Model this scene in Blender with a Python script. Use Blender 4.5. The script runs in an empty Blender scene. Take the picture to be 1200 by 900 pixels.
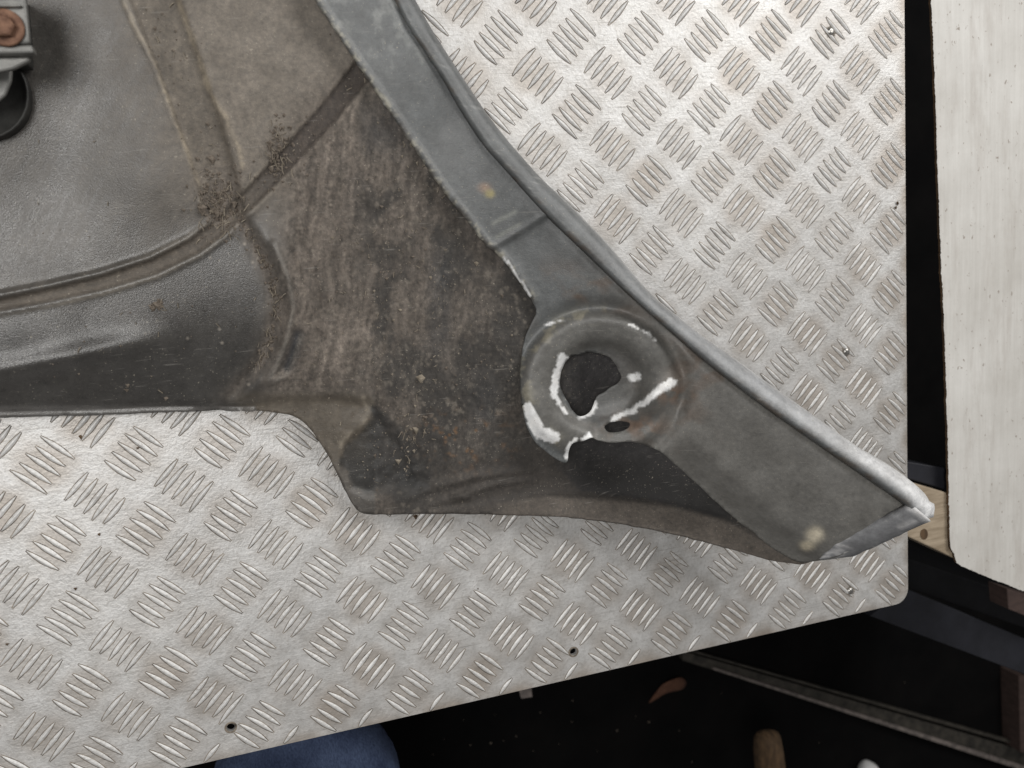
import bpy, bmesh, math, random
import numpy as np
from mathutils import Vector, Matrix
from mathutils.geometry import delaunay_2d_cdt

scene = bpy.context.scene
COL = scene.collection
random.seed(7)
rng = np.random.default_rng(11)

# ------------------------------------------------------------------ camera
CAM_R = np.array([[0.9542686372, -0.0784648212, 0.2884694783],
                  [-0.1196402959, -0.9845343567, 0.1279777329],
                  [0.2739663623, -0.1566377105, -0.9488978133]])   # rows: right, down, forward
CAM_C = np.array([-0.16846, -0.13359, 0.55107])
FPX = 1000.0                                                      # focal length in photo pixels (1200 wide)
cam_d = bpy.data.cameras.new('camera')
cam = bpy.data.objects.new('camera', cam_d)
COL.objects.link(cam)
cam_d.sensor_width = 36.0
cam_d.lens = 30.0
cam_d.clip_start = 0.01
cam_d.clip_end = 50
cam.matrix_world = Matrix(((CAM_R[0][0], -CAM_R[1][0], -CAM_R[2][0], CAM_C[0]),
                           (CAM_R[0][1], -CAM_R[1][1], -CAM_R[2][1], CAM_C[1]),
                           (CAM_R[0][2], -CAM_R[1][2], -CAM_R[2][2], CAM_C[2]),
                           (0, 0, 0, 1)))
cam_d.dof.use_dof = True
cam_d.dof.focus_distance = 0.565
cam_d.dof.aperture_fstop = 9
scene.camera = cam

# ------------------------------------------------------------------ world, lamps, exposure
world = bpy.data.worlds.new('World')
scene.world = world
world.use_nodes = True
bg = world.node_tree.nodes['Background']
bg.inputs[0].default_value = (1.0, 0.985, 0.965, 1)
bg.inputs[1].default_value = 0.12

def area(name, loc, target, sx, sy, watts, col):
    d = bpy.data.lights.new(name, 'AREA')
    d.shape = 'RECTANGLE'
    d.size, d.size_y, d.energy, d.color = sx, sy, watts, col
    o = bpy.data.objects.new(name, d)
    COL.objects.link(o)
    o.location = loc
    o.rotation_euler = (Vector(target) - Vector(loc)).to_track_quat('-Z', 'Y').to_euler()
    return o
area('door_light', (1.15, 0.85, 1.35), (0.05, -0.15, 0), 1.2, 0.9, 26, (1.0, 0.985, 0.96))
area('overhead_light', (-0.66, 0.05, 1.5), (-0.25, -0.12, 0), 0.5, 0.55, 13.5, (1.0, 0.985, 0.96))  # unseen soft lamp overhead at left, placed for the sheen on the panel

scene.view_settings.view_transform = 'Standard'
scene.view_settings.look = 'None'
scene.view_settings.exposure = 0.0
scene.view_settings.gamma = 1.0
scene.view_settings.use_curve_mapping = False

# ------------------------------------------------------------------ helpers
def at(u, v, z=0.0):
    """photo pixel(s) at world height z -> world points"""
    u = np.asarray(u, float); v = np.asarray(v, float); z = np.asarray(z, float)
    d = np.stack([(u - 600) / FPX, (v - 450) / FPX, np.ones_like(u)], -1) @ CAM_R
    k = (z - CAM_C[2]) / d[..., 2]
    return CAM_C + d * k[..., None]

def atv(u, v, z=0.0):
    return Vector(at(u, v, z).tolist())

def tag(o, label=None, cat=None, group=None, kind=None):
    for k, x in (('label', label), ('category', cat), ('group', group), ('kind', kind)):
        if x:
            o[k] = x
    return o

def link(name, me, parent=None, mat=None, smooth=True):
    if mat is not None:
        for m in (mat if isinstance(mat, (list, tuple)) else [mat]):
            me.materials.append(m)
    if smooth and len(me.polygons):
        me.polygons.foreach_set('use_smooth', [True] * len(me.polygons))
    o = bpy.data.objects.new(name, me)
    COL.objects.link(o)
    if parent is not None:
        o.parent = parent
        o.matrix_parent_inverse = Matrix.Translation(-Vector(parent.location)) if parent.type == 'EMPTY' else parent.matrix_world.inverted()
    return o

def empty(name, loc):
    o = bpy.data.objects.new(name, None)
    COL.objects.link(o)
    o.location = loc
    o.empty_display_size = 0.02
    return o

def mesh_from(verts, faces, name='m'):
    me = bpy.data.meshes.new(name)
    me.from_pydata([tuple(map(float, p)) for p in verts], [], [tuple(f) for f in faces])
    me.update()
    return me

def hash2(ix, iy, seed):
    n = (ix.astype(np.int64) * 374761393 + iy.astype(np.int64) * 668265263 + seed * 1442695041) & 0x7fffffff
    n = ((n ^ (n >> 13)) * 1274126177) & 0x7fffffff
    n = (n ^ (n >> 16)) & 0xffff
    return n / 65535.0

def vnoise(x, y, seed=0):
    ix = np.floor(x); iy = np.floor(y)
    fx = x - ix; fy = y - iy
    fx = fx * fx * (3 - 2 * fx); fy = fy * fy * (3 - 2 * fy)
    a = hash2(ix, iy, seed); b = hash2(ix + 1, iy, seed)
    c = hash2(ix, iy + 1, seed); d = hash2(ix + 1, iy + 1, seed)
    return (a + (b - a) * fx) * (1 - fy) + (c + (d - c) * fx) * fy

def fbm(x, y, seed=0, oct=4):
    s = 0; a = 0.5; t = 0
    for k in range(oct):
        s = s + a * vnoise(x * 2 ** k + 17.3 * k, y * 2 ** k - 9.1 * k, seed + k)
        t += a; a *= 0.5
    return s / t

def sstep(a, b, x):
    t = np.clip((x - a) / (b - a), 0, 1)
    return t * t * (3 - 2 * t)

def pdist(u, v, poly):
    """distance, signed distance (positive = right/below of travel) and 0-1 position along a polyline"""
    P = np.array(poly, float)
    seg = P[1:] - P[:-1]
    L = np.hypot(seg[:, 0], seg[:, 1]); cum = np.concatenate([[0], np.cumsum(L)])
    best = np.full(u.shape, 1e9); sgn = np.ones(u.shape); tt = np.zeros(u.shape)
    for k in range(len(seg)):
        wx = u - P[k, 0]; wy = v - P[k, 1]
        t = np.clip((wx * seg[k, 0] + wy * seg[k, 1]) / (L[k] ** 2), 0, 1)
        dx = wx - t * seg[k, 0]; dy = wy - t * seg[k, 1]
        d = np.hypot(dx, dy)
        m = d < best
        best = np.where(m, d, best)
        sgn = np.where(m, np.sign(seg[k, 0] * wy - seg[k, 1] * wx), sgn)
        tt = np.where(m, (cum[k] + t * L[k]) / cum[-1], tt)
    return best, best * sgn, tt

def inpoly(u, v, poly):
    P = np.array(poly, float); r = np.zeros(u.shape, bool)
    j = len(P) - 1
    for i in range(len(P)):
        xi, yi = P[i]; xj, yj = P[j]
        if yi != yj:
            c = ((yi > v) != (yj > v)) & (u < (xj - xi) * (v - yi) / (yj - yi) + xi)
            r ^= c
        j = i
    return r

class TPS:
    def __init__(s, pts):
        p = np.array(pts, float); s.P = p[:, :2] / 100; n = len(p)
        K = s.k(s.P[:, None, :] - s.P[None]) + np.eye(n) * 0.02
        A = np.zeros((n + 3, n + 3)); A[:n, :n] = K
        A[:n, n] = 1; A[:n, n + 1:] = s.P; A[n, :n] = 1; A[n + 1:, :n] = s.P.T
        s.w = np.linalg.solve(A, np.concatenate([p[:, 2], [0, 0, 0]]))
    @staticmethod
    def k(d):
        r2 = (d ** 2).sum(-1)
        return 0.5 * r2 * np.log(r2 + 1e-9)
    def __call__(s, u, v):
        q = np.stack([np.ravel(u), np.ravel(v)], -1) / 100
        out = s.k(q[:, None, :] - s.P[None]) @ s.w[:-3] + s.w[-3] + q @ s.w[-2:]
        return (out / 100).reshape(np.shape(u))     # control heights are in cm

def resample(poly, step, closed=True, smooth=2, jitter=0.0, seed=0):
    P = np.array(poly, float)
    for _ in range(smooth):                     # Chaikin
        if closed:
            Q = np.roll(P, -1, 0)
            P = np.stack([0.8 * P + 0.2 * Q, 0.2 * P + 0.8 * Q], 1).reshape(-1, 2)
        else:
            Q = np.stack([0.8 * P[:-1] + 0.2 * P[1:], 0.2 * P[:-1] + 0.8 * P[1:]], 1).reshape(-1, 2)
            P = np.concatenate([P[:1], Q[1:-1], P[-1:]])
    if closed:
        P = np.concatenate([P, P[:1]])
    L = np.concatenate([[0], np.cumsum(np.hypot(*(P[1:] - P[:-1]).T))])
    n = max(6, int(L[-1] / step))
    t = np.linspace(0, L[-1], n + 1)
    if closed:
        t = t[:-1]
    R = np.stack([np.interp(t, L, P[:, 0]), np.interp(t, L, P[:, 1])], -1)
    if jitter:
        R += (np.stack([vnoise(t / 9, t * 0, seed), vnoise(t / 9, t * 0 + 5, seed + 3)], -1) - 0.5) * 2 * jitter
    return R

def fill(outline, step, holes=()):
    """triangulated sheet: boundary loop + inner grid -> 2-D points, triangles"""
    B = np.asarray(outline); nb = len(B)
    pts = [tuple(p) for p in B]; edges = [(i, (i + 1) % nb) for i in range(nb)]
    loops = [B]
    for h in holes:
        h = np.asarray(h); o = len(pts)
        pts += [tuple(p) for p in h]
        edges += [(o + i, o + (i + 1) % len(h)) for i in range(len(h))]
        loops.append(h)
    x0, y0 = B.min(0); x1, y1 = B.max(0)
    gx, gy = np.meshgrid(np.arange(x0, x1, step), np.arange(y0, y1, step * 0.87))
    gx = gx + (np.arange(gx.shape[0]) % 2)[:, None] * step * 0.5
    gx = gx.ravel(); gy = gy.ravel()
    ok = inpoly(gx, gy, B)
    for h in loops[1:]:
        ok &= ~inpoly(gx, gy, h)
    gx, gy = gx[ok], gy[ok]
    ok = np.ones(len(gx), bool)
    for lp in loops:
        for s in range(0, len(gx), 8000):
            d2 = ((gx[s:s + 8000, None] - lp[None, :, 0]) ** 2 + (gy[s:s + 8000, None] - lp[None, :, 1]) ** 2).min(1)
            ok[s:s + 8000] &= d2 > (0.55 * step) ** 2
    pts += list(zip(gx[ok].tolist(), gy[ok].tolist()))
    r = delaunay_2d_cdt([Vector(p) for p in pts], edges, [], 1, 1e-9)
    V = np.array([tuple(p) for p in r[0]]); F = np.array([tuple(f) for f in r[2]])
    c = V[F].mean(1)
    keep = inpoly(c[:, 0], c[:, 1], B)
    for h in loops[1:]:
        keep &= ~inpoly(c[:, 0], c[:, 1], h)
    F = F[keep]
    used = np.unique(F); m = -np.ones(len(V), int); m[used] = np.arange(len(used))
    return V[used], m[F]

def set_col(me, rgb, rough):
    a = me.color_attributes.new('tint', 'FLOAT_COLOR', 'POINT')
    a.data.foreach_set('color', np.concatenate([rgb, rough[:, None]], 1).astype(np.float32).ravel())

def up(P, F):
    n = np.cross(P[F[:, 1]] - P[F[:, 0]], P[F[:, 2]] - P[F[:, 0]])[:, 2]
    F = F.copy(); s = n < 0
    F[s] = F[s][:, ::-1]
    return F

def sheet(name, outline, zfn, cfn, step, parent, mat, holes=(), thick=0.0016):
    V, F = fill(outline, step, holes)
    u, v = V[:, 0], V[:, 1]
    P = at(u, v, zfn(u, v))
    F = up(P, F)
    me = mesh_from(P, F, name)
    rgb, rough = cfn(u, v)
    set_col(me, np.clip(rgb, 0.004, 0.95), np.clip(rough, 0.05, 1))
    o = link(name, me, parent, mat)
    s = o.modifiers.new('thickness', 'SOLIDIFY'); s.thickness = thick; s.offset = -1
    return o

def box_mesh(sx, sy, sz, bev=0.0, seg=2):
    bm = bmesh.new()
    bmesh.ops.create_cube(bm, size=1)
    bmesh.ops.scale(bm, vec=(sx, sy, sz), verts=bm.verts)
    if bev:
        bmesh.ops.bevel(bm, geom=bm.edges[:], offset=bev, segments=seg, affect='EDGES', profile=0.5)
    me = bpy.data.meshes.new('b'); bm.to_mesh(me); bm.free()
    return me

def prism(name, poly, ztop, zbot, parent, mat, bev=0.0, noise=0.0):
    """solid with a pixel outline on its top face (at ztop), straight sides down to zbot"""
    P = [atv(a, b, ztop) for a, b in poly]
    bm = bmesh.new()
    vs = [bm.verts.new(p) for p in P]
    f = bm.faces.new(vs)
    f.normal_update()
    if f.normal.z < 0:
        f.normal_flip()
    r = bmesh.ops.extrude_face_region(bm, geom=[f])
    low = [g for g in r['geom'] if isinstance(g, bmesh.types.BMVert)]
    for g in low:
        g.co.z = zbot
    bmesh.ops.recalc_face_normals(bm, faces=bm.faces)
    if bev:
        bmesh.ops.bevel(bm, geom=bm.edges[:], offset=bev, segments=2, affect='EDGES', profile=0.5)
    bmesh.ops.triangulate(bm, faces=[x for x in bm.faces if len(x.verts) > 4])
    me = bpy.data.meshes.new(name); bm.to_mesh(me); bm.free()
    return link(name, me, parent, mat, smooth=False)

def loft(name, rows, parent, mat, cfn=None, closed_ends=False):
    """rows of equal-length 3-D sections -> sheet"""
    R = np.array(rows); n, m = R.shape[:2]
    P = R.reshape(-1, 3)
    F = []
    for i in range(n - 1):
        for j in range(m - 1):
            F.append((i * m + j, i * m + j + 1, (i + 1) * m + j + 1, (i + 1) * m + j))
    me = mesh_from(P, F, name)
    if cfn is not None:
        rgb, rough = cfn(n, m)
        set_col(me, np.clip(rgb, 0, 0.95), rough)
    return link(name, me, parent, mat)

# ------------------------------------------------------------------ materials
def new_mat(name):
    m = bpy.data.materials.new(name); m.use_nodes = True
    nt = m.node_tree; b = nt.nodes['Principled BSDF']
    return m, nt, b

def nd(nt, typ, **kw):
    n = nt.nodes.new(typ)
    for k, x in kw.items():
        if k in n.inputs.keys() if isinstance(k, str) else False:
            n.inputs[k].default_value = x
        else:
            setattr(n, k, x)
    return n

def noise(nt, vec, scale, detail=4, rough=0.6, dist=0.0):
    n = nt.nodes.new('ShaderNodeTexNoise')
    n.inputs['Scale'].default_value = scale
    n.inputs['Detail'].default_value = detail
    n.inputs['Roughness'].default_value = rough
    n.inputs['Distortion'].default_value = dist
    nt.links.new(vec, n.inputs['Vector'])
    return n.outputs['Fac']

def ramp(nt, fac, a, b, ca=(0, 0, 0, 1), cb=(1, 1, 1, 1)):
    r = nt.nodes.new('ShaderNodeValToRGB')
    r.color_ramp.elements[0].position = a; r.color_ramp.elements[1].position = b
    r.color_ramp.elements[0].color = ca; r.color_ramp.elements[1].color = cb
    nt.links.new(fac, r.inputs[0])
    return r.outputs[0]

def mix(nt, fac, a, b, mode='MIX'):
    m = nt.nodes.new('ShaderNodeMix'); m.data_type = 'RGBA'; m.blend_type = mode
    for s, x in ((0, fac), (6, a), (7, b)):
        if isinstance(x, (int, float)):
            m.inputs[s].default_value = x
        elif isinstance(x, tuple):
            m.inputs[s].default_value = x if len(x) == 4 else (*x, 1)
        else:
            nt.links.new(x, m.inputs[s])
    return m.outputs[2]

def math_n(nt, op, a, b=0.0, clamp=False):
    m = nt.nodes.new('ShaderNodeMath'); m.operation = op; m.use_clamp = clamp
    for s, x in ((0, a), (1, b)):
        if isinstance(x, (int, float)):
            m.inputs[s].default_value = x
        else:
            nt.links.new(x, m.inputs[s])
    return m.outputs[0]

def bump(nt, b, h, strength, dist):
    n = nt.nodes.new('ShaderNodeBump')
    n.inputs['Strength'].default_value = strength; n.inputs['Distance'].default_value = dist
    nt.links.new(h, n.inputs['Height']); nt.links.new(n.outputs[0], b.inputs['Normal'])

def wpos(nt):
    g = nt.nodes.new('ShaderNodeNewGeometry')
    return g.outputs['Position']

def stretch(nt, vec, s, rot=(0, 0, 0)):
    m = nt.nodes.new('ShaderNodeMapping')
    m.inputs['Scale'].default_value = s; m.inputs['Rotation'].default_value = rot
    nt.links.new(vec, m.inputs['Vector'])
    return m.outputs[0]

def mat_sheet_metal():
    """coated pressed steel: vertex tint gives coat and mud, nodes give grain, dust specks and wear"""
    m, nt, b = new_mat('dusty_coated_steel')
    at_ = nt.nodes.new('ShaderNodeAttribute'); at_.attribute_name = 'tint'
    p = wpos(nt)
    g1 = noise(nt, p, 330, 5, 0.75)
    g2 = noise(nt, p, 60, 5, 0.6)
    c = mix(nt, ramp(nt, at_.outputs['Alpha'], 0.38, 0.8, (0.35, 0.35, 0.35, 1), (1, 1, 1, 1)), at_.outputs['Color'], ramp(nt, g1, 0.25, 0.75, (0.50, 0.50, 0.50, 1), (1.56, 1.53, 1.48, 1)), 'MULTIPLY')
    c = mix(nt, 1.0, c, ramp(nt, g2, 0.3, 0.7, (0.78, 0.77, 0.76, 1), (1.22, 1.22, 1.22, 1)), 'MULTIPLY')
    sp = noise(nt, p, 900, 2, 0.5)
    dusty = math_n(nt, 'MULTIPLY', ramp(nt, sp, 0.67, 0.74), ramp(nt, g2, 0.35, 0.6))
    c = mix(nt, math_n(nt, 'MULTIPLY', dusty, 0.8), c, (0.42, 0.38, 0.31))
    sc = noise(nt, stretch(nt, p, (60, 900, 60), (0, 0, 0.6)), 1.0, 3, 0.5)
    c = mix(nt, math_n(nt, 'MULTIPLY', ramp(nt, sc, 0.66, 0.74), 0.22), c, (0.4, 0.38, 0.35))
    stk = noise(nt, stretch(nt, p, (400, 130, 150), (0, 0, 0.2)), 1.0, 5, 0.75, 1.6)
    c = mix(nt, ramp(nt, at_.outputs['Alpha'], 0.76, 0.9), c, mix(nt, 1.0, c, ramp(nt, stk, 0.30, 0.70, (0.66, 0.66, 0.66, 1), (1.38, 1.36, 1.34, 1)), 'MULTIPLY'))
    nt.links.new(c, b.inputs['Base Color'])
    r = math_n(nt, 'ADD', at_.outputs['Alpha'], math_n(nt, 'MULTIPLY', math_n(nt, 'SUBTRACT', g1, 0.5), 0.28), True)
    nt.links.new(r, b.inputs['Roughness'])
    b.inputs['Specular IOR Level'].default_value = 0.7
    h = math_n(nt, 'ADD', math_n(nt, 'MULTIPLY', g1, math_n(nt, 'MULTIPLY', at_.outputs['Alpha'], math_n(nt, 'MULTIPLY', at_.outputs['Alpha'], 1.1))), math_n(nt, 'MULTIPLY', noise(nt, p, 1500, 2, 0.6), 0.30))
    bump(nt, b, h, 0.8, 0.0008)
    return m

def plate_nodes(nt, b, tint=None, dirt_mul=1.0):
    p = wpos(nt)
    big = noise(nt, p, 9, 4, 0.55)
    mid = noise(nt, p, 70, 5, 0.65)
    fine = noise(nt, p, 430, 3, 0.75)
    c = ramp(nt, big, 0.3, 0.7, (0.66, 0.655, 0.65, 1), (0.775, 0.771, 0.764, 1))
    if tint is not None:
        c = mix(nt, 1.0, c, tint, 'MULTIPLY')
    c = mix(nt, 1.0, c, ramp(nt, mid, 0.3, 0.72, (0.80, 0.79, 0.775, 1), (1.10, 1.10, 1.10, 1)), 'MULTIPLY')
    c = mix(nt, math_n(nt, 'MULTIPLY', ramp(nt, fine, 0.50, 0.70), 0.55), c, (0.40, 0.375, 0.345))
    for k, (s, rz, amt) in enumerate((((14, 1500, 14), 0.35, 0.34), ((11, 1300, 11), -0.9, 0.3), ((12, 1400, 12), 1.35, 0.3))):
        sc = noise(nt, stretch(nt, p, s, (0, 0, rz)), 1.0, 2, 0.4)
        gate = ramp(nt, noise(nt, p, 22 + 7 * k, 3, 0.6), 0.5, 0.62)
        c = mix(nt, math_n(nt, 'MULTIPLY', math_n(nt, 'MULTIPLY', ramp(nt, sc, 0.60, 0.66), gate), amt * 1.5), c, (0.33, 0.31, 0.285))
    nt.links.new(c, b.inputs['Base Color'])
    b.inputs['Metallic'].default_value = 0.55
    r = math_n(nt, 'ADD', 0.40, math_n(nt, 'MULTIPLY', mid, 0.22))
    nt.links.new(r, b.inputs['Roughness'])
    h = math_n(nt, 'ADD', fine, math_n(nt, 'MULTIPLY', mid, 0.9))
    bump(nt, b, h, 0.6, 0.0006)

def mat_plate():
    m, nt, b = new_mat('worn_aluminium')
    a = nt.nodes.new('ShaderNodeAttribute'); a.attribute_name = 'tint'
    plate_nodes(nt, b, a.outputs['Color'])
    return m

def mat_bar():
    m, nt, b = new_mat('worn_aluminium_tread')
    plate_nodes(nt, b)
    b.inputs['Metallic'].default_value = 0.3
    return m

def mat_grime():
    m, nt, b = new_mat('tread_grime')
    p = wpos(nt)
    c = ramp(nt, noise(nt, p, 160, 4, 0.65), 0.32, 0.68, (0.04, 0.032, 0.025, 1), (0.32, 0.27, 0.215, 1))
    nt.links.new(c, b.inputs['Base Color'])
    b.inputs['Roughness'].default_value = 0.8
    return m

def mat_plain(name, ca, cb, scale=60, rough=0.6, metal=0.0, bmp=0.3, bd=0.0006, detail=5, st=None, rot=(0, 0, 0), lo=0.3, hi=0.7, spec=0.5):
    m, nt, b = new_mat(name)
    p = wpos(nt)
    q = stretch(nt, p, st, rot) if st else p
    n1 = noise(nt, q, scale, detail, 0.65)
    nt.links.new(ramp(nt, n1, lo, hi, (*ca, 1), (*cb, 1)), b.inputs['Base Color'])
    b.inputs['Roughness'].default_value = rough
    b.inputs['Metallic'].default_value = metal
    b.inputs['Specular IOR Level'].default_value = spec
    if bmp:
        bump(nt, b, noise(nt, q, scale * 3, 4, 0.65), bmp, bd)
    return m

def mat_white_board():
    m, nt, b = new_mat('old_white_paint')
    p = wpos(nt)
    c = ramp(nt, noise(nt, p, 14, 5, 0.6), 0.3, 0.7, (0.56, 0.54, 0.505, 1), (0.70, 0.685, 0.655, 1))
    gr = noise(nt, stretch(nt, p, (420, 18, 40)), 1.0, 4, 0.6)
    c = mix(nt, 1.0, c, ramp(nt, gr, 0.3, 0.7, (0.93, 0.927, 0.92, 1), (1.04, 1.04, 1.04, 1)), 'MULTIPLY')
    sp = noise(nt, stretch(nt, p, (300, 170, 200)), 1.0, 3, 0.6)
    c = mix(nt, math_n(nt, 'MULTIPLY', ramp(nt, sp, 0.66, 0.71), 0.75), c, (0.24, 0.19, 0.15))
    st = noise(nt, stretch(nt, p, (60, 12, 30)), 1.0, 5, 0.7)
    c = mix(nt, math_n(nt, 'MULTIPLY', ramp(nt, st, 0.52, 0.72), 0.45), c, (0.42, 0.38, 0.34))
    nt.links.new(c, b.inputs['Base Color'])
    b.inputs['Roughness'].default_value = 0.55
    bump(nt, b, math_n(nt, 'ADD', gr, sp), 0.35, 0.0006)
    return m

M_METAL = mat_sheet_metal()
M_PLATE = mat_plate()
M_BAR = mat_bar()
M_GRIME = mat_grime()
M_WHITE = mat_white_board()
M_HOLE = mat_plain('dark_recess', (0.006, 0.006, 0.006), (0.012, 0.011, 0.01), rough=0.9)
M_SCREW = mat_plain('zinc_screw', (0.32, 0.31, 0.29), (0.6, 0.58, 0.55), 300, 0.32, 0.9)
M_FLOOR = mat_plain('oily_black_floor', (0.0025, 0.0025, 0.0028), (0.006, 0.0055, 0.0055), 12, 0.85, spec=0.08)
M_BENCH = mat_plain('black_bench_paint', (0.003, 0.003, 0.0035), (0.006, 0.006, 0.007), 30, 0.7, spec=0.12)
M_ANGLE = mat_plain('dark_blue_steel', (0.011, 0.0115, 0.016), (0.021, 0.022, 0.030), 40, 0.6, 0.1)
M_RAIL = mat_plain('grubby_rail', (0.015, 0.014, 0.012), (0.075, 0.066, 0.054), 70, 0.6, 0.2, st=(1, 1, 1))
M_RAIL2 = mat_plain('scuffed_rail_edge', (0.07, 0.062, 0.058), (0.26, 0.22, 0.2), 90, 0.6)
M_WOOD = mat_plain('raw_pine', (0.24, 0.185, 0.125), (0.46, 0.375, 0.275), 1.0, 0.7, st=(30, 260, 60), rot=(0, 0, 0.25))
M_STUMP = mat_plain('brown_stick', (0.04, 0.024, 0.013), (0.15, 0.09, 0.045), 1.0, 0.85, st=(200, 40, 60))
M_REDWOOD = mat_plain('reddish_wood', (0.04, 0.025, 0.021), (0.085, 0.054, 0.046), 1.0, 0.75, st=(40, 160, 60))
M_LEAF = mat_plain('rusty_leaf', (0.07, 0.028, 0.016), (0.13, 0.058, 0.032), 120, 0.85)
M_CHIP = mat_plain('pale_chip', (0.34, 0.32, 0.28), (0.6, 0.58, 0.54), 300, 0.7)
M_CHIPWHITE = mat_plain('white_plastic', (0.72, 0.72, 0.72), (0.85, 0.85, 0.84), 100, 0.4)
M_RUST = mat_plain('rusty_bolt', (0.085, 0.036, 0.022), (0.27, 0.15, 0.095), 260, 0.75, 0.1, 0.6)
M_BRACKET = mat_plain('grey_bracket_steel', (0.13, 0.13, 0.125), (0.26, 0.255, 0.24), 90, 0.5, 0.35)
M_RUBBER = mat_plain('black_rubber', (0.014, 0.014, 0.013), (0.035, 0.034, 0.031), 120, 0.6)
M_CRUMB = mat_plain('dry_mud_crumb', (0.075, 0.058, 0.045), (0.22, 0.185, 0.15), 500, 0.9)
M_FIBRE = mat_plain('dry_fibre', (0.14, 0.115, 0.085), (0.34, 0.295, 0.235), 260, 0.85)

def mat_denim():
    m, nt, b = new_mat('blue_denim')
    p = wpos(nt)
    tw = noise(nt, stretch(nt, p, (900, 200, 500), (0.3, 0, 0.7)), 1.0, 3, 0.6)
    big = noise(nt, p, 28, 4, 0.6)
    c = ramp(nt, big, 0.3, 0.7, (0.024, 0.038, 0.088, 1), (0.068, 0.098, 0.185, 1))
    c = mix(nt, 1.0, c, ramp(nt, tw, 0.3, 0.7, (0.6, 0.62, 0.66, 1), (1.5, 1.45, 1.35, 1)), 'MULTIPLY')
    nt.links.new(c, b.inputs['Base Color'])
    b.inputs['Roughness'].default_value = 0.9
    bump(nt, b, tw, 0.5, 0.0008)
    return m
M_DENIM = mat_denim()

# ------------------------------------------------------------------ floor
FLOOR_Z = -0.60
fl = link('floor', mesh_from([(-4, -4, FLOOR_Z), (4, -4, FLOOR_Z), (4, 4, FLOOR_Z), (-4, 4, FLOOR_Z)], [(0, 1, 2, 3)]), None, M_FLOOR, False)
tag(fl, kind='structure', label='black oily workshop floor below the bench')

# ------------------------------------------------------------------ tread plate
PX, PY = 0.05, 0.047625                       # tread lattice pitch
XR, YB = 0.3150, -0.4465                      # right and bottom edges of the plate
XL, YT = -0.40, 0.10
plate = empty('tread_plate', ((XL + XR) / 2, (YB + YT) / 2, 0))
tag(plate, 'silver aluminium five-bar tread plate lying under the grey wing', 'metal plate')
rc = 0.012
out = [(XL, YT), (XL, YB)]
nseg = 60
out += [(XL + (XR - rc - XL) * k / nseg, YB) for k in range(1, nseg)]
out += [(XR - rc + rc * math.sin(a), YB + rc - rc * math.cos(a)) for a in np.linspace(0, math.pi / 2, 9)]
out += [(XR, YB + rc + (YT - YB - rc) * k / nseg) for k in range(1, nseg)]
out += [(XR, YT)]
holes_c = [at(672, 764)[:2], at(270.5, 852.5)[:2]]
hole_loops = [[(c[0] + 0.0027 * math.cos(a), c[1] + 0.0027 * math.sin(a)) for a in np.linspace(0, 2 * math.pi, 16, endpoint=False)] for c in holes_c]
V, F = fill(np.array(out), 0.0034, hole_loops)
P = np.concatenate([V, np.zeros((len(V), 1))], 1)
F = up(P, F)
me = mesh_from(P, F, 'plate')
# stains: rubbed-in brown dirt round the tread groups, heavier along the right edge and in odd patches
ii = V[:, 0] / PX; jj = -V[:, 1] / PY
stain = np.zeros(len(V))
for off in (0.0, 0.5):
    ci = np.round(ii - off); cj = np.round(jj - off)
    d = np.hypot(ii - off - ci, jj - off - cj)
    s = hash2(ci, cj, 5 + int(off * 10))
    edge = sstep(4.6, 6.2, ci + off) * 0.5 + sstep(7.6, 9.2, cj + off) * 0.22
    amt = np.clip(0.20 + s ** 1.6 * 0.6 + edge * (0.35 + 0.8 * hash2(ci, cj, 9)), 0, 0.75)
    stain = np.maximum(stain, amt * (1 - sstep(0.12, 0.46, d + 0.22 * (fbm(ii * 5, jj * 5, 3) - 0.5))))
stain = np.clip(stain + 0.20 * sstep(0.55, 0.75, fbm(ii * 0.8, jj * 0.8, 21)) * fbm(ii * 6, jj * 6, 8), 0, 1)
rim = 1 - sstep(0.0, 0.006, np.minimum(XR - V[:, 0], V[:, 1] - YB) + 0.004 * (fbm(ii * 9, jj * 9, 31) - 0.5))
stain = np.clip(stain + 0.25 * rim, 0, 1)
brown = np.array([0.63, 0.555, 0.485])
set_col(me, 1 + (brown - 1) * stain[:, None], np.ones(len(V)))
sheet_o = link('plate_sheet', me, plate, M_PLATE, False)
sm = sheet_o.modifiers.new('thickness', 'SOLIDIFY'); sm.thickness = 0.003; sm.offset = -1

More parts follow.
